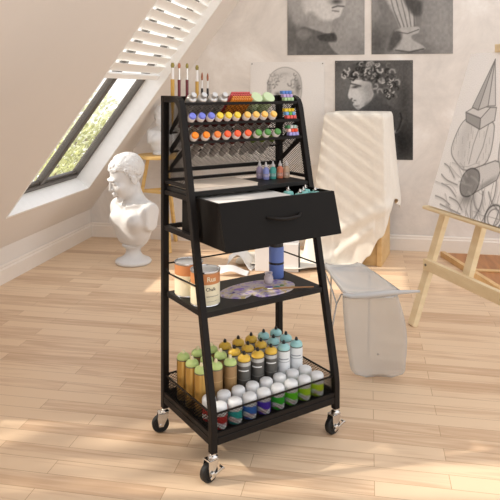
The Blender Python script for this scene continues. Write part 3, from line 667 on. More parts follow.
def small(kind, M, lab):
    key = 'small'+kind
    if key in protos: return dup(protos[key], M, lab)
    o = thing('paint_bottle', lab, 'paint bottle', M, 'short white-capped bottles'); r = .0203
    MB().lathe([(0,0),(.013,0),(.018,.003),(.0203,.009),(.0203,.040)], 28).build('body', M_sc[kind], o, smooth=50)
    MB().lathe([(.0203,.040),(.0208,.041),(.0208,.059),(.0198,.065),(.0165,.0685),(.010,.0702),(0,.0705)], 28).build('dome_cap', M_dome, o, smooth=50)
    n = 12; vs = [(.0205*math.cos(R(-66+11*k)), .0205*math.sin(R(-66+11*k)), z+.0035*math.sin(k*.5)) for z in (.009, .022) for k in range(n+1)]
    MB().add(vs, [(k, k+1, n+2+k, n+1+k) for k in range(n)]).build('label_band', M_lblw, o)
    mk = MB()   # brush-stroke emblem on the band: three slanted strokes joined by a sweep
    for a0 in (-.62, -.22, .18): curved([(a0, .0112), (a0+.22, .0116), (a0+.42, .0202), (a0+.22, .0198)], .0207, mk)
    curved([(-.75, .0142), (.62, .0166), (.66, .0184), (-.71, .016)], .02075, mk)
    mk.build('red_emblem', M_redp, o)
    protos[key] = o; return o
for j, (v, cl) in enumerate(((.029, front), (.082, back))):
    for i, c in enumerate(cl):
        u = UC[i]+(.009 if j == 0 else .004); small(c, cm(u, v, BZ+.001, uface(u, v)+6*((i*5) % 3-1)), 'short %s bottle with white dome cap, %s from left in the %s short row' % (c, ordn[i], 'front' if j == 0 else 'second'))

# ------------------------------------------------------------------ drawings (flat sheets, charcoal laid down as vertex colour)
class Pic:
    def __init__(s, w_, h_, val, nx):
        s.w, s.h = w_, h_; s.nx = nx; s.ny = max(2, int(nx*h_/w_)); s.a = np.full((s.ny+1, s.nx+1), float(val))
        s.X, s.Y = np.meshgrid(np.linspace(0, w_, s.nx+1), np.linspace(0, h_, s.ny+1)); s.rg = np.random.RandomState(3)
    def noise(s, cells, amp):
        g = s.rg.rand(cells+2, cells+2); fx = s.X/s.w*cells; fy = s.Y/s.h*cells; ix = fx.astype(int); iy = fy.astype(int); tx = fx-ix; ty = fy-iy
        tx = tx*tx*(3-2*tx); ty = ty*ty*(3-2*ty)
        v = (g[iy, ix]*(1-tx)+g[iy, ix+1]*tx)*(1-ty)+(g[iy+1, ix]*(1-tx)+g[iy+1, ix+1]*tx)*ty
        return (v-.5)*2*amp
    def smooth(s, pts, n=6):
        P = np.array(pts, float); out = []; N = len(P)
        for i in range(N):
            p0, p1, p2, p3 = P[i-1], P[i], P[(i+1) % N], P[(i+2) % N]
            for k in range(n):
                t = k/n; out.append(.5*((2*p1)+(-p0+p2)*t+(2*p0-5*p1+4*p2-p3)*t*t+(-p0+3*p1-3*p2+p3)*t**3))
        return np.array(out)
    def inside(s, P):
        r = np.zeros(s.X.shape, bool); n = len(P)
        for i in range(n):
            (x1, y1), (x2, y2) = P[i-1], P[i]
            if y1 == y2: continue
            c = ((y1 > s.Y) != (y2 > s.Y)) & (s.X < (x2-x1)*(s.Y-y1)/(y2-y1)+x1); r ^= c
        return r
    def dist(s, P, closed=False):
        d = np.full(s.X.shape, 9.0); n = len(P)
        for i in range(0 if closed else 1, n):
            ax, ay = P[i-1]; bx, by = P[i]; dx, dy = bx-ax, by-ay; L2 = dx*dx+dy*dy+1e-12
            t = np.clip(((s.X-ax)*dx+(s.Y-ay)*dy)/L2, 0, 1); d = np.minimum(d, np.hypot(s.X-ax-t*dx, s.Y-ay-t*dy))
        return d
    def poly(s, pts, val, alpha=1, soft=.004, curve=True, edge=None, ew=.0025):
        P = s.smooth(pts) if curve else np.array(pts, float); m = s.inside(P).astype(float)
        if soft: d = s.dist(P, True); m = np.clip(np.where(m > 0, .5+d/soft/2, .5-d/soft/2), 0, 1)
        s.a = s.a*(1-m*alpha)+val*m*alpha
        if edge is not None: s.line(list(P)+[P[0]], edge, ew, .8)
    def blob(s, x, y, rx, ry, val, alpha=.6, ang=0):
        c, q = math.cos(ang), math.sin(ang); u = ((s.X-x)*c+(s.Y-y)*q)/rx; v = (-(s.X-x)*q+(s.Y-y)*c)/ry
        m = np.exp(-(u*u+v*v)*1.2)*alpha; s.a = s.a*(1-m)+val*m
    def line(s, P, val, w_=.002, alpha=.8):
        d = s.dist(P); m = np.exp(-(d/w_)**2)*alpha; s.a = s.a*(1-m)+val*m
    def curls(s, x0, y0, x1, y1, n, vals, r, inside=None):
        P = s.smooth(inside) if inside else None; k = 0
        while k < n:
            x, y = s.rg.uniform(x0, x1), s.rg.uniform(y0, y1)
            if P is not None:
                c = False
                for i in range(len(P)):
                    (a, b), (e, f) = P[i-1], P[i]
                    if b != f and (b > y) != (f > y) and x < (e-a)*(y-b)/(f-b)+a: c = not c
                if not c: continue
            a0 = s.rg.uniform(0, 6.28); rr = r*s.rg.uniform(.6, 1.2); k += 1
            pts = [(x+rr*math.cos(a0+t*.9)*(1-.12*t), y+rr*math.sin(a0+t*.9)*(1-.12*t)) for t in range(5)]
            s.line(pts, vals[k % len(vals)], rr*.28, .75)
    def mesh(s, name, m, parent, M=None, thick=.002, tint=(1, .96, .92)):
        nx, ny = s.nx, s.ny; n = (nx+1)*(ny+1)
        co = np.stack([np.tile(np.linspace(0, s.w, nx+1), ny+1), np.zeros(n), s.Y.ravel()], 1)
        i = np.arange(nx)[None, :]+np.arange(ny)[:, None]*(nx+1); q = np.stack([i, i+1, i+nx+2, i+nx+1], -1).reshape(-1, 4)
        me = bpy.data.meshes.new(name); b = [(0, thick, 0), (s.w, thick, 0), (s.w, thick, s.h), (0, thick, s.h)]
        vs = co.tolist()+b; fs = q.tolist()+[(n, n+3, n+2, n+1)]
        c0, c1, c2, c3 = 0, nx, n-1, n-1-nx
        fs += [(n, n+1, c1, c0), (n+1, n+2, c2, c1), (n+2, n+3, c3, c2), (n+3, n, c0, c3)]
        me.from_pydata(vs, [], fs)
        at = me.color_attributes.new('pigment', 'FLOAT_COLOR', 'POINT'); a = np.clip(s.a, 0, 255).ravel()/255
        l = np.where(a <= .04045, a/12.92, ((a+.055)/1.055)**2.4); l = np.append(l, [.7]*4)
        at.data.foreach_set('color', np.stack([l*tint[0], l*tint[1], l*tint[2], np.ones_like(l)], 1).astype(np.float32).ravel())
        me.materials.append(m); o = bpy.data.objects.new(name, me); C.objects.link(o)
        if parent: o.parent = parent
        if M is not None: o.matrix_world = M
        return o
def pigment_mat(name):
    m = bpy.data.materials.new(name); m.use_nodes = True; nt = m.node_tree; a = nt.nodes.new('ShaderNodeAttribute'); a.attribute_name = 'pigment'
    n = nt.nodes.new('ShaderNodeTexNoise'); n.inputs['Scale'].default_value = 220; t = nt.nodes.new('ShaderNodeTexCoord'); nt.links.new(t.outputs['Object'], n.inputs['Vector'])
    mm = nt.nodes.new('ShaderNodeMapRange'); nt.links.new(n.outputs[0], mm.inputs[0]); mm.inputs[3].default_value = .8; mm.inputs[4].default_value = 1.2
    mx = nt.nodes.new('ShaderNodeVectorMath'); mx.operation = 'MULTIPLY'; nt.links.new(a.outputs['Color'], mx.inputs[0]); nt.links.new(mm.outputs[0], mx.inputs[1])
    nt.links.new(mx.outputs[0], nt.nodes['Principled BSDF'].inputs['Base Color']); nt.nodes['Principled BSDF'].inputs['Roughness'].default_value = .9
    nt.nodes['Principled BSDF'].inputs['Specular IOR Level'].default_value = .2
    return m
M_pig = pigment_mat('charcoal_on_paper')
M_tape = mat('pin_grey', (120, 112, 104), .5)
def poster(x, z, w_, h_, pic, label, name='charcoal_drawing'):
    o = pic.mesh(name, M_pig, None, T(x, -.004, z)); tag(o, label, 'drawing', 'charcoal drawings on the back wall')
    p = MB()
    for a, b in ((.012, h_-.012), (w_-.012, h_-.012)): p.lathe([(.004,0),(.0045,.002),(.002,.0035),(0,.0035)], 10, T(a, 0, b) @ RX(90))
    p.build('pin', M_tape, o, smooth=40)
    return o
# 1: head seen from below, chin, neck and dark collar (upper left)
w1, h1 = .519, .68; P1 = Pic(w1, h1, 148, 120); u1 = w1/77.
def q1(x, y): return ((x-287.5)*u1, (55.3-y)*u1)     # traced proportions of the drawing
P1.a += P1.noise(6, 14); P1.blob(*q1(292, 40), .08, .16, 92, .8); P1.blob(*q1(352, 20), .12, .2, 172, .6); P1.blob(*q1(355, 50), .12, .07, 130, .6)
P1.poly([q1(*p) for p in ((300,-8),(302,8),(307,17),(312,30),(330,33),(333,21),(340,17),(343,10),(346,4),(344,-8),(338,-26),(318,-30),(304,-22))], 206, 1, .006)
P1.poly([q1(*p) for p in ((306,16),(310,30),(330,34),(333,22),(322,20),(312,12))], 150, .8, .014)
P1.poly([q1(*p) for p in ((294,-16),(290,10),(296,24),(305,20),(304,2),(302,-16))], 168, .8, .02)
P1.blob(*q1(337, 2), .045, .022, 70, .85); P1.line([q1(333, 8), q1(338, 6.5), q1(344, 7)], 70, .006); P1.line([q1(333, 11), q1(339, 12)], 110, .006)
P1.poly([q1(*p) for p in ((294,36),(303,27),(315,30),(328,34),(335,33),(337,42),(329,43),(333,50),(337,57),(300,57),(298,46))], 104, 1, .006)
P1.poly([q1(*p) for p in ((318,36),(334,34),(336,41),(322,41))], 70, .9, .006); P1.poly([q1(*p) for p in ((296,34),(303,29),(312,34),(304,40))], 140, .7, .01)
P1.a += P1.noise(40, 8)
poster(1.435, 1.298, w1, h1, P1, 'charcoal drawing of a face and neck with dark collar, upper left on the back wall')
# 2: draped plaster bust on a round foot (upper right)
w2 = .523; P2 = Pic(w2, .68, 138, 120); u2 = w2/81.5
def q2(x, y): return ((x-371.5)*u2, (54.-y)*u2)
P2.a += P2.noise(5, 14); P2.blob(*q2(378, 44), .07, .14, 84, .85); P2.blob(*q2(440, 20), .12, .2, 158, .7); P2.blob(*q2(420, 50), .16, .04, 92, .5)
P2.poly([q2(*p) for p in ((378,-10),(380,8),(386,22),(393,29),(402,29),(416,26),(422,22),(423,8),(424,-12),(410,-26),(390,-24))], 126, 1, .006)
P2.poly([q2(*p) for p in ((386,-6),(392,8),(398,20),(402,28),(414,26),(414,14),(406,2),(398,-10))], 190, .9, .01)
for k in range(5): P2.line([q2(390+5*k, -8), q2(394+5*k, 8), q2(401+3.5*k, 26)], 82, .004, .7)
P2.poly([q2(*p) for p in ((405,-2),(421,0),(421,14),(412,12))], 74, .8, .012)
P2.poly([q2(*p) for p in ((396,29),(418,26),(419,32),(412,35),(414,40),(424,46),(424,50),(408,52),(394,50),(396,44),(402,38),(399,34))], 176, 1, .005)
P2.poly([q2(*p) for p in ((394,30),(402,33),(400,42),(393,50),(388,48))], 80, .8, .012); P2.line([q2(397, 31), q2(408, 33), q2(419, 29)], 84, .004); P2.line([q2(396, 50), q2(410, 52), q2(424, 49)], 66, .006)
P2.a += P2.noise(40, 8)
poster(2.0, 1.299, w2, .68, P2, 'charcoal drawing of a draped plaster bust on a round foot, upper right on the wall')
# 3: pale sheet with a lightly shaded skull-like head (lower left)
w3, h3 = .51, .70; P3 = Pic(w3, h3, 230, 120); u3 = w3/74.
def q3(x, y): return ((x-250.5)*u3, h3-(y-62.3)*u3)
P3.a += P3.noise(5, 3)
P3.poly([q3(*p) for p in ((270,100),(268,86),(272,74),(282,68),(292,69),(300,76),(302,90),(299,104),(290,116),(280,116))], 208, .9, .01, edge=150, ew=.003)
P3.blob(*q3(298, 88), .02, .07, 110, .75); P3.blob(*q3(270, 90), .014, .05, 120, .7); P3.blob(*q3(278, 94), .02, .014, 96, .8); P3.blob(*q3(291, 93), .02, .014, 84, .8); P3.blob(*q3(285, 74), .04, .012, 170, .6)
P3.curls(.12, .36, .36, .62, 26, [120, 160, 196], .018, [q3(*p) for p in ((270,92),(272,76),(286,68),(298,76),(301,92),(296,96),(290,84),(278,84))])
P3.poly([q3(*p) for p in ((278,116),(280,130),(268,142),(306,142),(294,130),(292,114))], 196, .8, .01, edge=150)
poster(1.177, .552, w3, h3, P3, 'pale pencil drawing of a head behind the cart, lower left on the wall')
# 4: curly-haired head in profile (lower right)
w4, h4 = .511, .66; P4 = Pic(w4, h4, 96, 140); u4 = w4/78.3
def q4(x, y): return ((x/4.17-10+0)*u4, h4-((y/4.17)-10.3)*u4)      # traced proportions
P4.a += P4.noise(5, 10); P4.blob(.12, .5, .14, .12, 118, .7); P4.blob(.08, .25, .1, .2, 104, .6); P4.blob(.45, .12, .12, .16, 34, .9); P4.blob(.45, .4, .05, .2, 62, .7)
P4.poly([q4(*p) for p in ((190,190),(215,215),(270,235),(310,262),(332,262),(330,300),(312,345),(296,352),(300,450),(190,455),(180,300),(185,250))], 76, .95, .006)
P4.poly([q4(*p) for p in ((102,112),(112,130),(104,160),(97,192),(104,208),(116,204),(114,216),(122,222),(118,232),(128,246),(142,254),(156,244),(188,222),(205,190),(205,130),(180,100),(130,96))], 205, 1, .004)
P4.poly([q4(*p) for p in ((150,150),(165,190),(170,232),(196,214),(214,180),(208,140),(180,130))], 140, .7, .03)
P4.poly([q4(*p) for p in ((170,236),(196,214),(216,190),(250,210),(262,260),(240,300),(190,300))], 84, .9, .015)
P4.blob(*q4(128, 156), .028, .010, 56, .9, .15); P4.line([q4(110,142), q4(128,146), q4(150,152)], 70, .006); P4.blob(*q4(126, 214), .010, .006, 70, .8); P4.blob(*q4(112, 206), .008, .006, 90, .7); P4.blob(*q4(132, 238), .02, .008, 110, .7); P4.blob(*q4(146,250), .03, .006, 120, .5)
hair = [q4(*p) for p in ((80,100),(92,72),(120,58),(150,50),(200,48),(250,56),(290,80),(308,120),(300,170),(282,205),(255,205),(225,185),(205,180),(196,140),(170,130),(140,122),(110,118),(88,116))]
P4.poly(hair, 84, .95, .006)
P4.curls(.04, .3, .5, .66, 95, [34, 176, 60, 220, 120, 44], .021, hair)
P4.blob(*q4(296, 345), .014, .010, 190, .9); P4.line([q4(316,268), q4(322,290), q4(310,330), q4(300,345)], 40, .006)
P4.a += P4.noise(60, 7)
poster(1.758, .598, w4, h4, P4, 'dark charcoal drawing of a curly-haired head in profile, lower right on the wall')

# ------------------------------------------------------------------ easel with the big still-life drawing
M_pine = wood('pine_pale', (220, 198, 158), (232, 214, 178), (4, 4, 14), .5)
ev = Vector((.4744, -.8803, 0)).normalized(); en = Vector((0,0,1)).cross(ev)*1.0   # ev: left end -> right end (towards the room), en: horizontal, away behind the board
if en.x < 0: en = -en
LE = Vector((2.217, -1.333, .529))
easel = thing('wooden_easel', 'pale pine A-frame easel at the right edge, with a long ledge and crossbar', 'easel', Matrix.Translation((2.42, -1.72, 0)))
MI = easel.matrix_world.inverted() if False else Matrix.Translation((-2.42, 1.72, 0))
def eb(a, b, wx, wy, up, name, bevel=.002): 
    return MB().bar(MI @ Vector(a), MI @ Vector(b), wx, wy, up=up).build(name, M_pine, easel, bevel=bevel)
footL = Vector((2.176, -1.376, 0)); legdir = Vector((.1405, .069, .4636)); MID = .285
def mirror(p):   # mirror across the easel's middle plane
    o = LE+ev*MID; d = (p-o).dot(ev); return p-ev*2*d
for q_ in (lambda p: p, lambda p: mirror(p)+ev*.10): eb(q_(footL), q_(footL+legdir*1.10), .044, .026, en, 'front_leg')
lz = lambda z: footL+legdir*(z/.4636)
mo = ev*(MID-(footL-LE).dot(ev))
eb(lz(.262)+mo-en*.004, lz(1.22)+mo-en*.02, .044, .026, en, 'mast')
mtop = lz(1.22)+mo; mp0 = lz(.262)+mo
cb = lz(.275)-en*.026; eb(cb-ev*.004, mirror(cb)+ev*.13, .024, .050, (0,0,1), 'crossbar')
for p in (cb+ev*.018, mirror(cb)-ev*.004): MB().lathe([(.006,0),(.006,.003),(0,.004)], 12, Matrix.Translation(MI @ (p-en*.0125)) @ (-en).to_track_quat('Z','Y').to_matrix().to_4x4()).build('bolt', M_ringd, easel)
l0 = LE+en*(.050); led = MB(); pts = [l0, l0+ev*.60]
led.bar(MI @ pts[0], MI @ pts[1], .095, .017, up=(0,0,1)); led.build('ledge', M_pine, easel, bevel=.008)
rf = mtop*.85+mp0*.15; eb(rf, Vector((LE+ev*MID+en*.75).xy.to_tuple()+(0.,)), .036, .022, ev, 'rear_leg')
BB = Vector((2.245, -1.358, .544)); uxv = Vector((.28557, .1421, .94776)).normalized(); nb = ev.cross(uxv).normalized()
if nb.dot(CAM-BB) < 0: nb = -nb
bw, bh = .53, .725
# sheet drawing
P5 = Pic(bw, bh, 246, 190); P5.X = P5.X-.035
G = lambda L_: [(x, y) for x, y in L_]
P5.blob(.10, .26, .06, .10, 216, .6); P5.blob(.28, .05, .1, .05, 206, .5); P5.blob(.45, .3, .1, .2, 216, .5)
P5.poly([(.056,.408),(.02,.32),(.03,.25),(.11,.20),(.16,.19),(.25,.22),(.28,.27),(.266,.37),(.24,.41),(.16,.425)], 228, .9, .004, edge=112, ew=.0028)
P5.poly([(.082,.408),(.06,.33),(.09,.24),(.13,.21),(.12,.3),(.13,.41)], 206, .6, .02)
P5.line([(.17,.4),(.16,.3),(.165,.22)], 150, .003); P5.line([(.22,.4),(.225,.3),(.21,.23)], 150, .003)
P5.poly([(.048,.445),(.068,.403),(.173,.373),(.159,.422)], 168, 1, .003, False, 92); P5.poly([(.173,.373),(.251,.417),(.24,.474),(.202,.473),(.159,.422)], 216, 1, .003, False, 100); P5.poly([(.048,.445),(.159,.422),(.202,.473),(.11,.478)], 224, 1, .003, False, 110)
P5.poly([(.146,.691),(.082,.469),(.128,.458)], 186, 1, .003, False, 96); P5.poly([(.146,.691),(.128,.458),(.185,.478)], 208, 1, .003, False, 110); P5.poly([(.146,.691),(.185,.478),(.231,.481)], 222, 1, .003, False, 110)
P5.poly([(.30,.56),(.36,.60),(.44,.58),(.47,.50),(.44,.42),(.36,.40),(.30,.45)], 222, .9, .004, edge=104)
P5.poly([(.33,.40),(.46,.40),(.50,.30),(.48,.22),(.38,.2),(.33,.28)], 216, .8, .006, edge=110); P5.blob(.47, .33, .03, .1, 130, .7)
P5.blob(.215, .075, .05, .03, 120, .7, .4)
P5.poly([(.205,.203),(.321,.251),(.345,.248),(.366,.217),(.360,.176),(.276,.121),(.219,.083),(.2,.14)], 222, 1, .003, False, 90)
P5.blob(.31, .155, .07, .012, 160, .8, .6)
P5.poly([(.205,.203),(.17,.192),(.148,.16),(.15,.115),(.175,.085),(.212,.082),(.250,.105),(.262,.145),(.245,.19)], 152, 1, .003, True, 62, .003)
P5.blob(.19, .15, .03, .04, 128, .6)
rr = np.random.RandomState(5)
fl_ = [[(.0,.20),(.04,.187),(.095,.148)], [(.0,.05),(.06,.045),(.115,.029),(.18,.0)], [(.10,.06),(.16,.05),(.202,.023)], [(.252,.084),(.28,.05),(.314,.036)], [(.25,.1),(.25,.05),(.27,.0)], [(.332,.122),(.36,.09),(.4,.067)], [(.36,.17),(.37,.1),(.34,.0)], [(.4,.2),(.42,.1),(.41,.0)], [(.02,.11),(.08,.10),(.14,.07)], [(0,.15),(.05,.13),(.13,.12)], [(.3,.12),(.31,.06),(.29,.0)], [(.45,.25),(.5,.12),(.52,.0)], [(.52,.3),(.56,.15),(.6,.02)], [(.05,.02),(.12,.012),(.2,.004)]]
for f_ in fl_:
    P = P5.smooth(f_+f_[::-1][1:-1])[:12+1]; P5.line(list(P), 84, .0024, .75)
    P5.line([(p[0]+.008, p[1]-.006) for p in P], 178, .007, .4)
for k in range(15):   # long flowing creases of the drapery
    x, y = rr.uniform(-.03, .3), rr.uniform(.02, .22); a = rr.uniform(-.75, -.05); P = [(x, y)]
    for t in range(8): a += rr.uniform(-.28, .22); x += .022*math.cos(a); y += .022*math.sin(a); P.append((x, y))
    P5.line(P, 150, .0013, .65); P5.line([(p[0], p[1]-.005) for p in P[:5]], 196, .005, .4)
for k in range(8):
    x, y = rr.uniform(.2, .45), rr.uniform(.10, .2); a = -1.5; P = [(x, y)]
    for t in range(7): a += rr.uniform(-.25, .25); x += .02*math.cos(a); y += .02*math.sin(a); P.append((x, y))
    P5.line(P, 130, .0014, .7)
for k in range(26):
    x, y = rr.uniform(.02, .28), rr.uniform(.2, .4); l_ = rr.uniform(.02, .05); P5.line([(x, y), (x+l_*.3, y-l_)], 150, .0014, .6)
ring = [(.40+.05*math.cos(t*.35), .03+.05*math.sin(t*.35)) for t in range(19)]; P5.line(ring, 80, .004, .8); P5.line([(.40+.034*math.cos(t*.35), .03+.034*math.sin(t*.35)) for t in range(19)], 110, .003, .7)
Bm = Matrix((ev, -nb, uxv)).transposed().to_4x4(); Bm.translation = BB+nb*.0005
board = thing('drawing_board', 'large board with a pencil still life of pyramid, box and cylinder, on the easel', 'drawing', Bm)
P5.mesh('paper_sheet', M_pig, board, None, .0015, (1, .99, .985))
bp = MB().box((0, .0016, 0), (bw, .014, bh)).build('backing_board', wood('board_grey_wood', (198, 178, 146), (214, 196, 164)), board, bevel=.001)
top = BB+uxv*bh
cl = MB(); a_ = top+ev*.17-nb*.002+uxv*.018
cl.bar(MI @ (a_), MI @ (a_+ev*.15), .04, .036, up=(0,0,1)); cl.build('top_clamp', M_pine, easel, bevel=.003)

# ------------------------------------------------------------------ plaster busts: signed distance field -> surface nets
def capsule(P, a, b, ra, rb):
    a = np.array(a); b = np.array(b); ab = b-a; t = np.clip(((P-a)@ab)/(ab@ab), 0, 1); return np.linalg.norm(P-a-t[..., None]*ab, axis=-1)-(ra+(rb-ra)*t)
def ell(P, c, r):
    q = (P-np.array(c))/np.array(r); k = np.linalg.norm(q, axis=-1); k2 = np.linalg.norm(q/np.array(r), axis=-1)+1e-9; return k*(k-1)/k2
def smin(a, b, k): h = np.clip(.5+.5*(b-a)/k, 0, 1); return b*(1-h)+a*h-k*h*(1-h)
def smax(a, b, k): return -smin(-a, -b, k)
def surface_nets(F, org, h):
    s_ = F < 0; nx, ny, nz = F.shape
    c = [s_[i:nx-1+i, j:ny-1+j, k:nz-1+k] for i in (0,1) for j in (0,1) for k in (0,1)]
    cnt = sum(x.astype(int) for x in c); act = (cnt > 0) & (cnt < 8); idx = -np.ones(act.shape, int); ids = np.argwhere(act); idx[act] = np.arange(len(ids))
    acc = np.zeros((len(ids), 3)); num = np.zeros(len(ids)); cor = [(i,j,k) for i in (0,1) for j in (0,1) for k in (0,1)]
    vals = {q: F[ids[:,0]+q[0], ids[:,1]+q[1], ids[:,2]+q[2]] for q in cor}
    for a in cor:
        for ax in range(3):
            if a[ax]: continue
            b = list(a); b[ax] = 1; b = tuple(b); va, vb = vals[a], vals[b]; m = (va < 0) != (vb < 0)
            t = np.where(m, va/np.where(m, va-vb, 1), 0); p = np.array(a, float)[None]+np.zeros((len(ids), 3)); p[:, ax] += t
            acc[m] += p[m]; num[m] += 1
    V = (ids+acc/num[:, None])*h+np.array(org); fs = []
    for ax in range(3):
        o1, o2 = [(1,2),(2,0),(0,1)][ax]
        sl = [slice(1, n-1) for n in F.shape]; sl[ax] = slice(0, F.shape[ax]-1); A = s_[tuple(sl)]; sl2 = list(sl); sl2[ax] = slice(1, F.shape[ax]); B = s_[tuple(sl2)]
        for flip, m in ((False, A & ~B), (True, ~A & B)):
            g = np.argwhere(m)
            for d in range(3):
                if d != ax: g[:, d] += 1
            e1 = np.zeros(3, int); e1[o1] = 1; e2 = np.zeros(3, int); e2[o2] = 1
            q = np.stack([idx[tuple((g-e1-e2).T)], idx[tuple((g-e2).T)], idx[tuple(g.T)], idx[tuple((g-e1).T)]], 1)
            fs.append(q[:, ::-1] if flip else q)
    return V, np.concatenate(fs)
def bust_mesh(h=.0036):
    # local: face towards -Y, z = 0 at the foot of the torso cut, about .55 tall
    lo = np.array([-.25, -.2, -.01]); hi = np.array([.25, .2, .57]); n = ((hi-lo)/h).astype(int)
    gx = [lo[i]+np.arange(n[i])*h for i in range(3)]; P = np.stack(np.meshgrid(*gx, indexing='ij'), -1)
    hc = np.array([-.01, -.040, .400]); HS = 1.10
    # torso
    F = ell(P, (0, .0, .12), (.148, .088, .16))
    F = smin(F, ell(P, (-.07, -.045, .15), (.075, .055, .062)), .03); F = smin(F, ell(P, (.07, -.045, .15), (.075, .055, .062)), .03)
    for s_ in (-1, 1):
        F = smin(F, capsule(P, (s_*.03, .015, .27), (s_*.135, .01, .215), .040, .050), .03)
        F = smin(F, capsule(P, (s_*.150, .01, .205), (s_*.160, .005, .14), .052, .044), .03)
    F = smin(F, capsule(P, (-.025, -.062, .235), (-.11, -.03, .255), .010, .010), .02); F = smin(F, capsule(P, (.025, -.062, .235), (.11, -.03, .255), .010, .010), .02)
    # arm cuts and the sloping lower cut
    F = smax(F, np.abs(P[..., 0])-.178, .008); F = smax(F, (-(P[..., 2]-.002)), .006)
    F = smax(F, (np.abs(P[..., 0])-.132-.45*P[..., 2])*.85, .012); F = smax(F, (P[..., 1]-.055-.35*P[..., 2])*.9, .012)
    # neck
    F = smin(F, capsule(P, (0, .022, .21), (-.006, -.012, .36), .064, .055), .03)
    F = smin(F, capsule(P, (.028, -.028, .245), (.050, .0, .36), .012, .014), .02)
    # head frame: turned to its right and bowed a little
    Rm = (Matrix.Rotation(R(-16), 3, 'Z') @ Matrix.Rotation(R(20), 3, 'X')); Rn = np.array(Rm); Q = (P-hc)@Rn/HS     # local = R^T p
    H_ = ell(Q, (0, .014, .048), (.073, .092, .082)); H_ = smin(H_, ell(Q, (0, -.028, -.022), (.057, .066, .083)), .025)
    H_ = smin(H_, ell(Q, (0, -.020, -.055), (.050, .050, .045)), .02)
    H_ = smin(H_, ell(Q, (0, -.078, -.094), (.020, .016, .016)), .018)                # chin
    H_ = smin(H_, ell(Q, (0, -.086, .030), (.046, .014, .010)), .012)                # brow
    for s_ in (-1, 1):
        H_ = smax(H_, -ell(Q, (s_*.027, -.108, .010), (.019, .016, .011)), .008)      # eye socket
        H_ = smin(H_, ell(Q, (s_*.027, -.080, .009), (.0135, .0125, .0095)), .003)
        H_ = smin(H_, capsule(Q, (s_*.013, -.094, .016), (s_*.041, -.083, .015), .0028, .0028), .003)
        H_ = smin(H_, ell(Q, (s_*.036, -.064, -.022), (.022, .024, .022)), .018)
        H_ = smin(H_, ell(Q, (s_*.076, .012, -.004), (.009, .017, .028)), .006); H_ = smax(H_, -ell(Q, (s_*.086, .006, -.002), (.005, .008, .014)), .004)
    H_ = smin(H_, capsule(Q, (0, -.092, .024), (0, -.108, -.020), .0065, .0085), .007)  # nose
    H_ = smin(H_, capsule(Q, (-.009, -.100, -.023), (.009, -.100, -.023), .0065, .0065), .005)
    H_ = smin(H_, ell(Q, (0, -.096, -.049), (.021, .010, .0055)), .004); H_ = smin(H_, ell(Q, (0, -.094, -.060), (.018, .010, .006)), .004)
    H_ = smax(H_, -capsule(Q, (-.020, -.104, -.0545), (.020, -.104, -.0545), .0016, .0016), .003)
    # hair cap and curls
    H_ = smin(H_, smax(ell(Q, (0, .018, .054), (.080, .098, .086)), -(Q[..., 2]-.045-.9*(-Q[..., 1]-.0)*.55-.0), .01), .006)
    rg = np.random.RandomState(11); N = 520
    for i in range(N):
        z = 1-2*(i+.5)/N; a = i*2.39996; r_ = math.sqrt(1-z*z); d = np.array([r_*math.cos(a), r_*math.sin(a), z])
        c = np.array([0, .016, .050])+d*np.array([.079, .098, .087])
        if c[1] < -.02 and c[2] < .078: continue
        if c[1] < .03 and c[2] < .02: continue
        if c[2] < -.03: continue
        c = c+rg.normal(0, .002, 3); rad = rg.uniform(.0085, .0115)
        cw = hc+Rn@c*HS; lo_i = np.maximum(((cw-.03-lo)/h).astype(int), 0); hi_i = np.minimum(((cw+.03-lo)/h).astype(int)+1, n)
        sl = tuple(slice(lo_i[k], hi_i[k]) for k in range(3)); q = Q[sl]-c
        ring_ = np.hypot(np.linalg.norm(q-(q@d)[..., None]*d, axis=-1)-rad*.62, q@d)-rad*.42
        H_[sl] = smin(H_[sl], ring_, .002)
    F = smin(F, H_*HS, .014)
    V, Fc = surface_nets(F, lo, h)
    me = bpy.data.meshes.new('plaster_figure'); me.from_pydata(V.tolist(), [], Fc.tolist()); me.polygons.foreach_set('use_smooth', [True]*len(me.polygons)); me.update(); return me
M_plaster = mat('white_plaster', (216, 214, 212), .6, var=.02)
bme = bust_mesh(); bme.materials.append(M_plaster)
SOC = [(0,0),(.098,0),(.108,.004),(.111,.014),(.104,.024),(.088,.030),(.060,.046),(.046,.066),(.044,.084),(.052,.098),(.064,.104),(.070,.112),(.066,.122),(.05,.126),(0,.126)]
bust = thing('plaster_bust', 'white plaster bust of a curly-haired youth standing on the floor left of the cart', 'bust', Matrix.Translation((.560, -.620, 0)) @ RZ(-30))
MB().lathe(SOC, 40).build('socle', M_plaster, bust, smooth=60)
bo = bpy.data.objects.new('figure', bme); C.objects.link(bo); bo.parent = bust; bo.location = (0, -.005, .122)
# second bust on a wooden sculpture stand near the back wall
M_pine2 = wood('stand_yellow_wood', (206, 164, 96), (226, 188, 120), (4, 4, 20))
SX, SY, SH = .59, -.215, .625
st = thing('sculpture_stand', 'yellow wooden tripod stand against the back wall behind the cart', 'stand', T(SX, SY, 0))
MB().lathe([(0,SH-.022),(.150,SH-.022),(.153,SH-.019),(.153,SH-.003),(.150,SH),(0,SH)], 36).build('stand_top', M_pine2, st, smooth=40)
for a in (190, 310, 70):
    d = Vector((math.cos(R(a)), math.sin(R(a)), 0)); MB().bar(d*.075+Vector((0,0,SH-.022)), d*.185, .022, .022, up=d).build('leg', M_pine2, st, bevel=.003)
for a, b in ((190, 310), (310, 70), (70, 190)):
    p = Vector((math.cos(R(a)), math.sin(R(a)), 0))*.118; q = Vector((math.cos(R(b)), math.sin(R(b)), 0))*.118; MB().bar(p+Vector((0,0,.38)), q+Vector((0,0,.38)), .012, .018).build('stretcher', M_pine2, st)
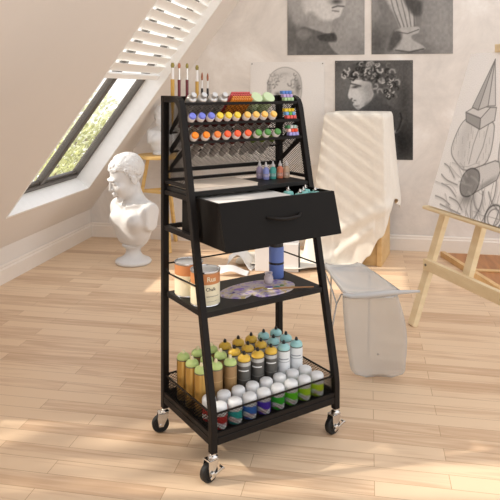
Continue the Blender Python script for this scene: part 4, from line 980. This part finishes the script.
b2 = thing('plaster_bust', 'small white plaster bust on the yellow tripod stand, mostly hidden behind the cart', 'bust', T(SX+.02, SY, SH) @ RZ(25) @ Matrix.Scale(.56, 4))
MB().lathe([(0,0),(.10,0),(.112,.006),(.112,.03),(.10,.04),(0,.04)], 36).build('plinth', M_plaster, b2, smooth=50)
bo2 = bpy.data.objects.new('figure', bme); C.objects.link(bo2); bo2.parent = b2; bo2.location = (0, 0, .037)

# ------------------------------------------------------------------ pedestal under a cream cloth
M_ply = wood('plywood', (206, 168, 112), (222, 188, 134), (3, 3, 10))
PR = -10; PW, PD, PH = .335, .34, .915
PMx = Matrix.Translation((2.058, -.440, 0)) @ RZ(PR)     # origin: front right corner, x to the left is negative
ped = thing('plywood_pedestal', 'tall plywood pedestal under the cream cloth, bare at its lower right', 'pedestal', PMx)
def pb(a, b, n_, bv=.002): MB().box(a, b).build(n_, M_ply, ped, bevel=bv)
pb((-PW, 0, PH-.018), (0, PD, PH), 'top_panel')
pb((-PW, .012, 0), (-.03, .030, PH-.018), 'front_panel'); pb((-.03, 0, 0), (0, .030, PH-.018), 'corner_post'); pb((-.018, .030, 0), (0, PD, PH-.018), 'side_panel'); pb((-PW, .030, 0), (-PW+.018, PD, PH-.018), 'side_panel')
M_cloth = mat('cream_cloth', (230, 224, 213), .85, var=.02, scale=90, bump=.05)
def cloth():
    NS, NT = 240, 64; per = []
    w_, d_ = PW+.012, PD+.012; r = .022; cx, cy = -PW/2, PD/2
    segs = [((-1,-1),(1,-1)), ((1,-1),(1,1)), ((1,1),(-1,1)), ((-1,1),(-1,-1))]
    Lt = 2*(w_+d_); vs = []; fs = []
    def P(s):   # point + outward normal on rounded rectangle by angle
        s = s % Lt
        lens = [w_, d_, w_, d_]; i = 0
        while s > lens[i]: s -= lens[i]; i += 1
        a, b = segs[i]; t = s/lens[i]; x = (a[0]+(b[0]-a[0])*t)*w_/2; y = (a[1]+(b[1]-a[1])*t)*d_/2
        nx, ny = [(0,-1),(1,0),(0,1),(-1,0)][i]
        # blend normals near corners
        e = min(t, 1-t)*lens[i]; k = max(0, 1-e/.05)*.5
        j = (i-1) % 4 if t < .5 else (i+1) % 4; mx, my = [(0,-1),(1,0),(0,1),(-1,0)][j]
        nx, ny = nx*(1-k)+mx*k, ny*(1-k)+my*k; l = math.hypot(nx, ny); c = .006*k*2
        return x+cx-nx/l*c, y+cy-ny/l*c, nx/l, ny/l
    def ip(x, pts):
        for (a, b), (c, d) in zip(pts, pts[1:]):
            if x <= c: t = (x-a)/(c-a); t = t*t*(3-2*t); return b+(d-b)*t
        return pts[-1][1]
    # s from the front-left corner: 0..w_ front (left->right), then right side, back, left side
    Ld = [(0, 1.22), (.12, 1.06), (.20, .93), (.27, .855), (.33, .74), (.385, .60), (.412, .56), (.43, .52), (.50, .56), (.62, .60), (.76, .50), (.95, .80), (1.15, .92), (1.30, 1.1), (1.40, 1.30), (Lt, 1.22)]
    Fd = [(0, .10), (.08, .05), (.2, .022), (.33, .015), (.39, .028), (.412, .05), (.45, .11), (.52, .05), (.62, .09), (.76, .12), (1.0, .06), (1.2, .09), (1.35, .14), (1.44, .16), (Lt, .10)]
    for i in range(NS):
        s = Lt*i/NS; x, y, nx, ny = P(s); L_ = ip(s, Ld); fl = ip(s, Fd)+(.012 if .36 < s < .6 else 0)
        tx, ty = -ny, nx
        for j in range(NT+1):
            q = L_*j/NT
            fold = math.sin(s*34+1.3)*.6+math.sin(s*57+q*2)*.4
            quiet = .16 if .05 < s < .34 else (.35 if .34 <= s < .52 else 1)
            drop = min(q, PH+.002); f_ = (drop/PH)
            off = .004+fl*f_**1.25+.018*f_**1.3*fold*quiet+.012
            if .02 < s < .40:   # swagged catenary folds across the low front
                off += .016*math.exp(-((q-.62-.55*(.25-s))/.035)**2)+.013*math.exp(-((q-.74-.8*(.22-s))/.03)**2)*(s < .3)
            z = PH+.006-drop
            px, py = x+nx*off, y+ny*off
            if q < .02: t = q/.02; px, py = x+nx*.010*math.sin(t*math.pi/2), y+ny*.010*math.sin(t*math.pi/2); z = PH+.006-.006*t*t-0
            ex = q-drop
            if ex > 0:
                dx, dy = nx*.7-.55*(1 if s < .3 or s > 1.25 else 0), ny*.9-.1; l = math.hypot(dx, dy); px += dx/l*ex*1.15; py += dy/l*ex*1.0
                z = .006+.016*abs(math.sin(s*30+ex*14))*min(1, ex*14)+.003
            vs.append((px, py, max(z, .005)))
    n1 = NT+1
    for i in range(NS):
        a, b = i*n1, ((i+1) % NS)*n1
        for j in range(NT): fs.append((a+j, a+j+1, b+j+1, b+j))
    c0 = len(vs); vs.append((cx, cy, PH+.0075)); fs += [(c0, i*n1, ((i+1) % NS)*n1) for i in range(NS)]
    o = MB().add(vs, fs).build('draped_cloth', M_cloth, None, M=PMx)
    o.data.polygons.foreach_set('use_smooth', [True]*len(o.data.polygons))
    so = o.modifiers.new('thickness', 'SOLIDIFY'); so.thickness = .0025; so.offset = 1
    su = o.modifiers.new('soft', 'SUBSURF'); su.levels = 1; su.render_levels = 1
    return tag(o, 'cream cloth draped over the pedestal, trailing onto the floor to its left', 'cloth')
cloth()
# white box and curled paper sheets on the floor behind the cart
M_wb = mat('white_card', (232, 230, 228), .6, var=.01)
wb = thing('storage_box', 'white flat-fronted box with black right edge on the floor, seen under the drawer', 'box', Matrix.Translation((1.325, -.66, 0)) @ RZ(4))
MB().box((0,0,0), (.255,.10,.165)).build('box_body', M_wb, wb, bevel=.003); MB().box((.255,.002,.004), (.2615,.098,.150)).build('black_edge', M_black, wb)
def curl(x, y, rz, w_, l_, h_, lab, seed):
    vs = []; n = 18; m_ = 8
    for i in range(n+1):
        t = i/n
        for j in range(m_+1):
            q = j/m_; ww = w_*(1-.75*t**2)*(q-.5)
            vs.append((-l_*t, ww+.02*math.sin(t*3+seed), .004+h_*(math.sin(t*math.pi*.9)**2)*(.5+.8*abs(q-.5))+.012*t*t*4*q))
    fs = [(i*(m_+1)+j, i*(m_+1)+j+1, (i+1)*(m_+1)+j+1, (i+1)*(m_+1)+j) for i in range(n) for j in range(m_)]
    o = MB().add(vs, fs).build('curled_paper', M_wb, None, smooth=80, M=Matrix.Translation((x, y, 0)) @ RZ(rz)); so = o.modifiers.new('thickness', 'SOLIDIFY'); so.thickness = .0015; so.offset = 1
    tag(o, lab, 'paper', 'curled paper sheets on the floor')
curl(1.315, -.60, -6, .15, .17, .085, 'taller curled white paper sheet on the floor, left of the white box', 0)
curl(1.30, -.745, 4, .10, .17, .030, 'low flat curled white paper sheet lying in front of the taller one', 2)

# ------------------------------------------------------------------ translucent chair
def acrylic():
    m = bpy.data.materials.new('clear_acrylic'); m.use_nodes = True; nt = m.node_tree; b = nt.nodes['Principled BSDF']
    b.inputs['Base Color'].default_value = lin((208, 210, 210))+(1,); b.inputs['Roughness'].default_value = .16; b.inputs['Alpha'].default_value = .42; b.inputs['Coat Weight'].default_value = .3
    f = nt.nodes.new('ShaderNodeLayerWeight'); f.inputs[0].default_value = .35; r = nt.nodes.new('ShaderNodeMapRange'); r.inputs[3].default_value = .34; r.inputs[4].default_value = .95
    nt.links.new(f.outputs['Facing'], r.inputs[0]); nt.links.new(r.outputs[0], b.inputs['Alpha']); return m
M_ac = acrylic()
M_acedge = mat('acrylic_edge', (186, 184, 182), .15, var=.02)
chair = thing('acrylic_chair', 'translucent clear plastic chair with a wire frame, standing right of the cart', 'chair', Matrix.Translation((1.98, -1.93, 0)))
CI = Matrix.Translation((-1.98, 1.93, 0))
def sheet(rows, name, th=.007):
    n = len(rows[0]); vs = [CI @ Vector(p) for r_ in rows for p in r_]; fs = [(i*n+j, i*n+j+1, (i+1)*n+j+1, (i+1)*n+j) for i in range(len(rows)-1) for j in range(n-1)]
    o = MB().add(vs, fs).build(name, M_ac, chair, smooth=60); so = o.modifiers.new('thickness', 'SOLIDIFY'); so.thickness = th; so.offset = 0
    return o
def lerp(a, b, t): return Vector(a)*(1-t)+Vector(b)*t
SBL, SBR, SFR, SFL = (1.797,-1.777,.362), (1.950,-1.748,.362), (2.081,-2.090,.364), (1.893,-2.118,.355)
rows = []
for i in range(17):
    t = i/16; a = lerp(SBL, SFL, t); b = lerp(SBR, SFR, t); row = []
    for j in range(15):
        q = j/14; p = lerp(a, b, q); dish = -.020*math.sin(math.pi*q)*math.sin(math.pi*min(1, t*1.1))
        rim_ = .012*abs(2*q-1)**4; p.z += dish+rim_
        ins = .02*(1-t)**6 if i < 4 else 0                 # rounded rear corners
        c_ = lerp(a, b, .5); p = p+(c_-p)*(max(0, .25-t)*4)**3*.16
        row.append(p)
    rows.append(row)
sheet(rows, 'seat')
rows = []
TL, TR, BL, BR = Vector((1.893,-2.108,.350)), Vector((2.080,-2.073,.352)), Vector((1.918,-1.962,.004)), Vector((2.120,-1.924,.004))
for i in range(21):
    t = i/20; a = lerp(TL, BL, t); b = lerp(TR, BR, t); bulge = .018*math.sin(math.pi*min(1, t*1.2)); row = []
    dx_ = (b-a).normalized(); rc = 0
    if t > .86: e = (t-.86)/.14; rc = .055*(1-math.sqrt(max(0, 1-e*e)))
    for j in range(13):
        q = j/12; p = lerp(a+dx_*rc-dx_*bulge*.3, b-dx_*rc+dx_*bulge, q); p = p+Vector((-.19, .98, 0))*.015*math.sin(math.pi*q); row.append(p)
    rows.append(row)
sheet(rows, 'front_panel')
# rolled front lip, wire frame and central fixing
lip = [Vector(SFL)+Vector((.0,.0,.004)), lerp(SFL, SFR, .15)-Vector((0,0,.004)), lerp(SFL, SFR, .45)-Vector((0,0,.002)), lerp(SFL, SFR, .9)+Vector((0,0,.004)), Vector((2.155,-2.076,.372))]
MB().tube([CI @ p for p in lip], [.005, .009, .012, .009, .004], 10).build('front_lip', M_acedge, chair, smooth=60)
M_steel = mat('thin_steel', (190, 192, 194), .2, .9)
fr_ = [Vector((1.80,-1.79,.355)), Vector((1.815,-1.83,.345)), Vector((1.85,-1.98,.325)), Vector((1.868,-2.045,.300)), Vector((1.85,-2.055,.20)), Vector((1.845,-2.06,.003))]
MB().tube([CI @ p for p in fr_], .0032, 8).build('wire_leg', M_steel, chair, smooth=60)
fr2 = [Vector((1.868,-2.045,.300)), Vector((1.885,-2.05,.338)), Vector((1.93,-2.06,.330)), Vector((2.06,-2.035,.332)), Vector((2.10,-1.98,.335)), Vector((2.0,-1.77,.345)), Vector((1.80,-1.79,.350))]
MB().tube([CI @ p for p in fr2], .003, 8).build('wire_rail', M_steel, chair, smooth=60)
for p in ((1.835, -1.80), (1.985, -1.775)): MB().tube([CI @ Vector((p[0], p[1], .345)), CI @ Vector((p[0]-.005, p[1]+.01, .003))], .0032, 8).build('wire_leg', M_steel, chair, smooth=60)
kp = lerp(lerp(TL, BL, .70), lerp(TR, BR, .70), .52)+Vector((.19,-.98,0))*.004
MB().lathe([(0,0),(.004,0),(.004,.004),(.002,.007),(0,.007)], 12, Matrix.Translation(CI @ kp) @ Vector((.19,-.98,0)).to_track_quat('Z','Y').to_matrix().to_4x4()).build('screw', M_steel, chair, smooth=40)

# ------------------------------------------------------------------ low wooden tray frame on the floor behind the easel
M_or = wood('orange_brown_wood', (150, 96, 54), (186, 126, 74), (14, 2, 3), .45); M_orl = wood('light_edge_wood', (206, 168, 116), (222, 186, 136), (3, 14, 3))
tr_ = thing('wooden_platform', 'low orange-brown wooden platform on the floor behind the easel, at the right edge', 'platform', Matrix.Translation((2.43, -.12, 0)))
def skew(x0, x1, y0, y1, z0, z1): return MB().hexa([(x0-y0*.3,y0,z0),(x1,y0,z0),(x1,y1,z0),(x0-y1*.3,y1,z0),(x0-y0*.3,y0,z1),(x1,y0,z1),(x1,y1,z1),(x0-y1*.3,y1,z1)])
skew(.03, 1.3, -1.0, 0, 0, .024).build('deck', M_or, tr_, bevel=.002)
MB().hexa([(.3,-1.0,0),(.33,-1.0,0),(.03,0,0),(0,0,0),(.3,-1.0,.034),(.33,-1.0,.034),(.03,0,.034),(0,0,.034)]).build('edge_strip', M_orl, tr_, bevel=.002)
skew(.03, 1.3, -.40, -.37, .024, .034).build('cross_strip', M_orl, tr_, bevel=.002)
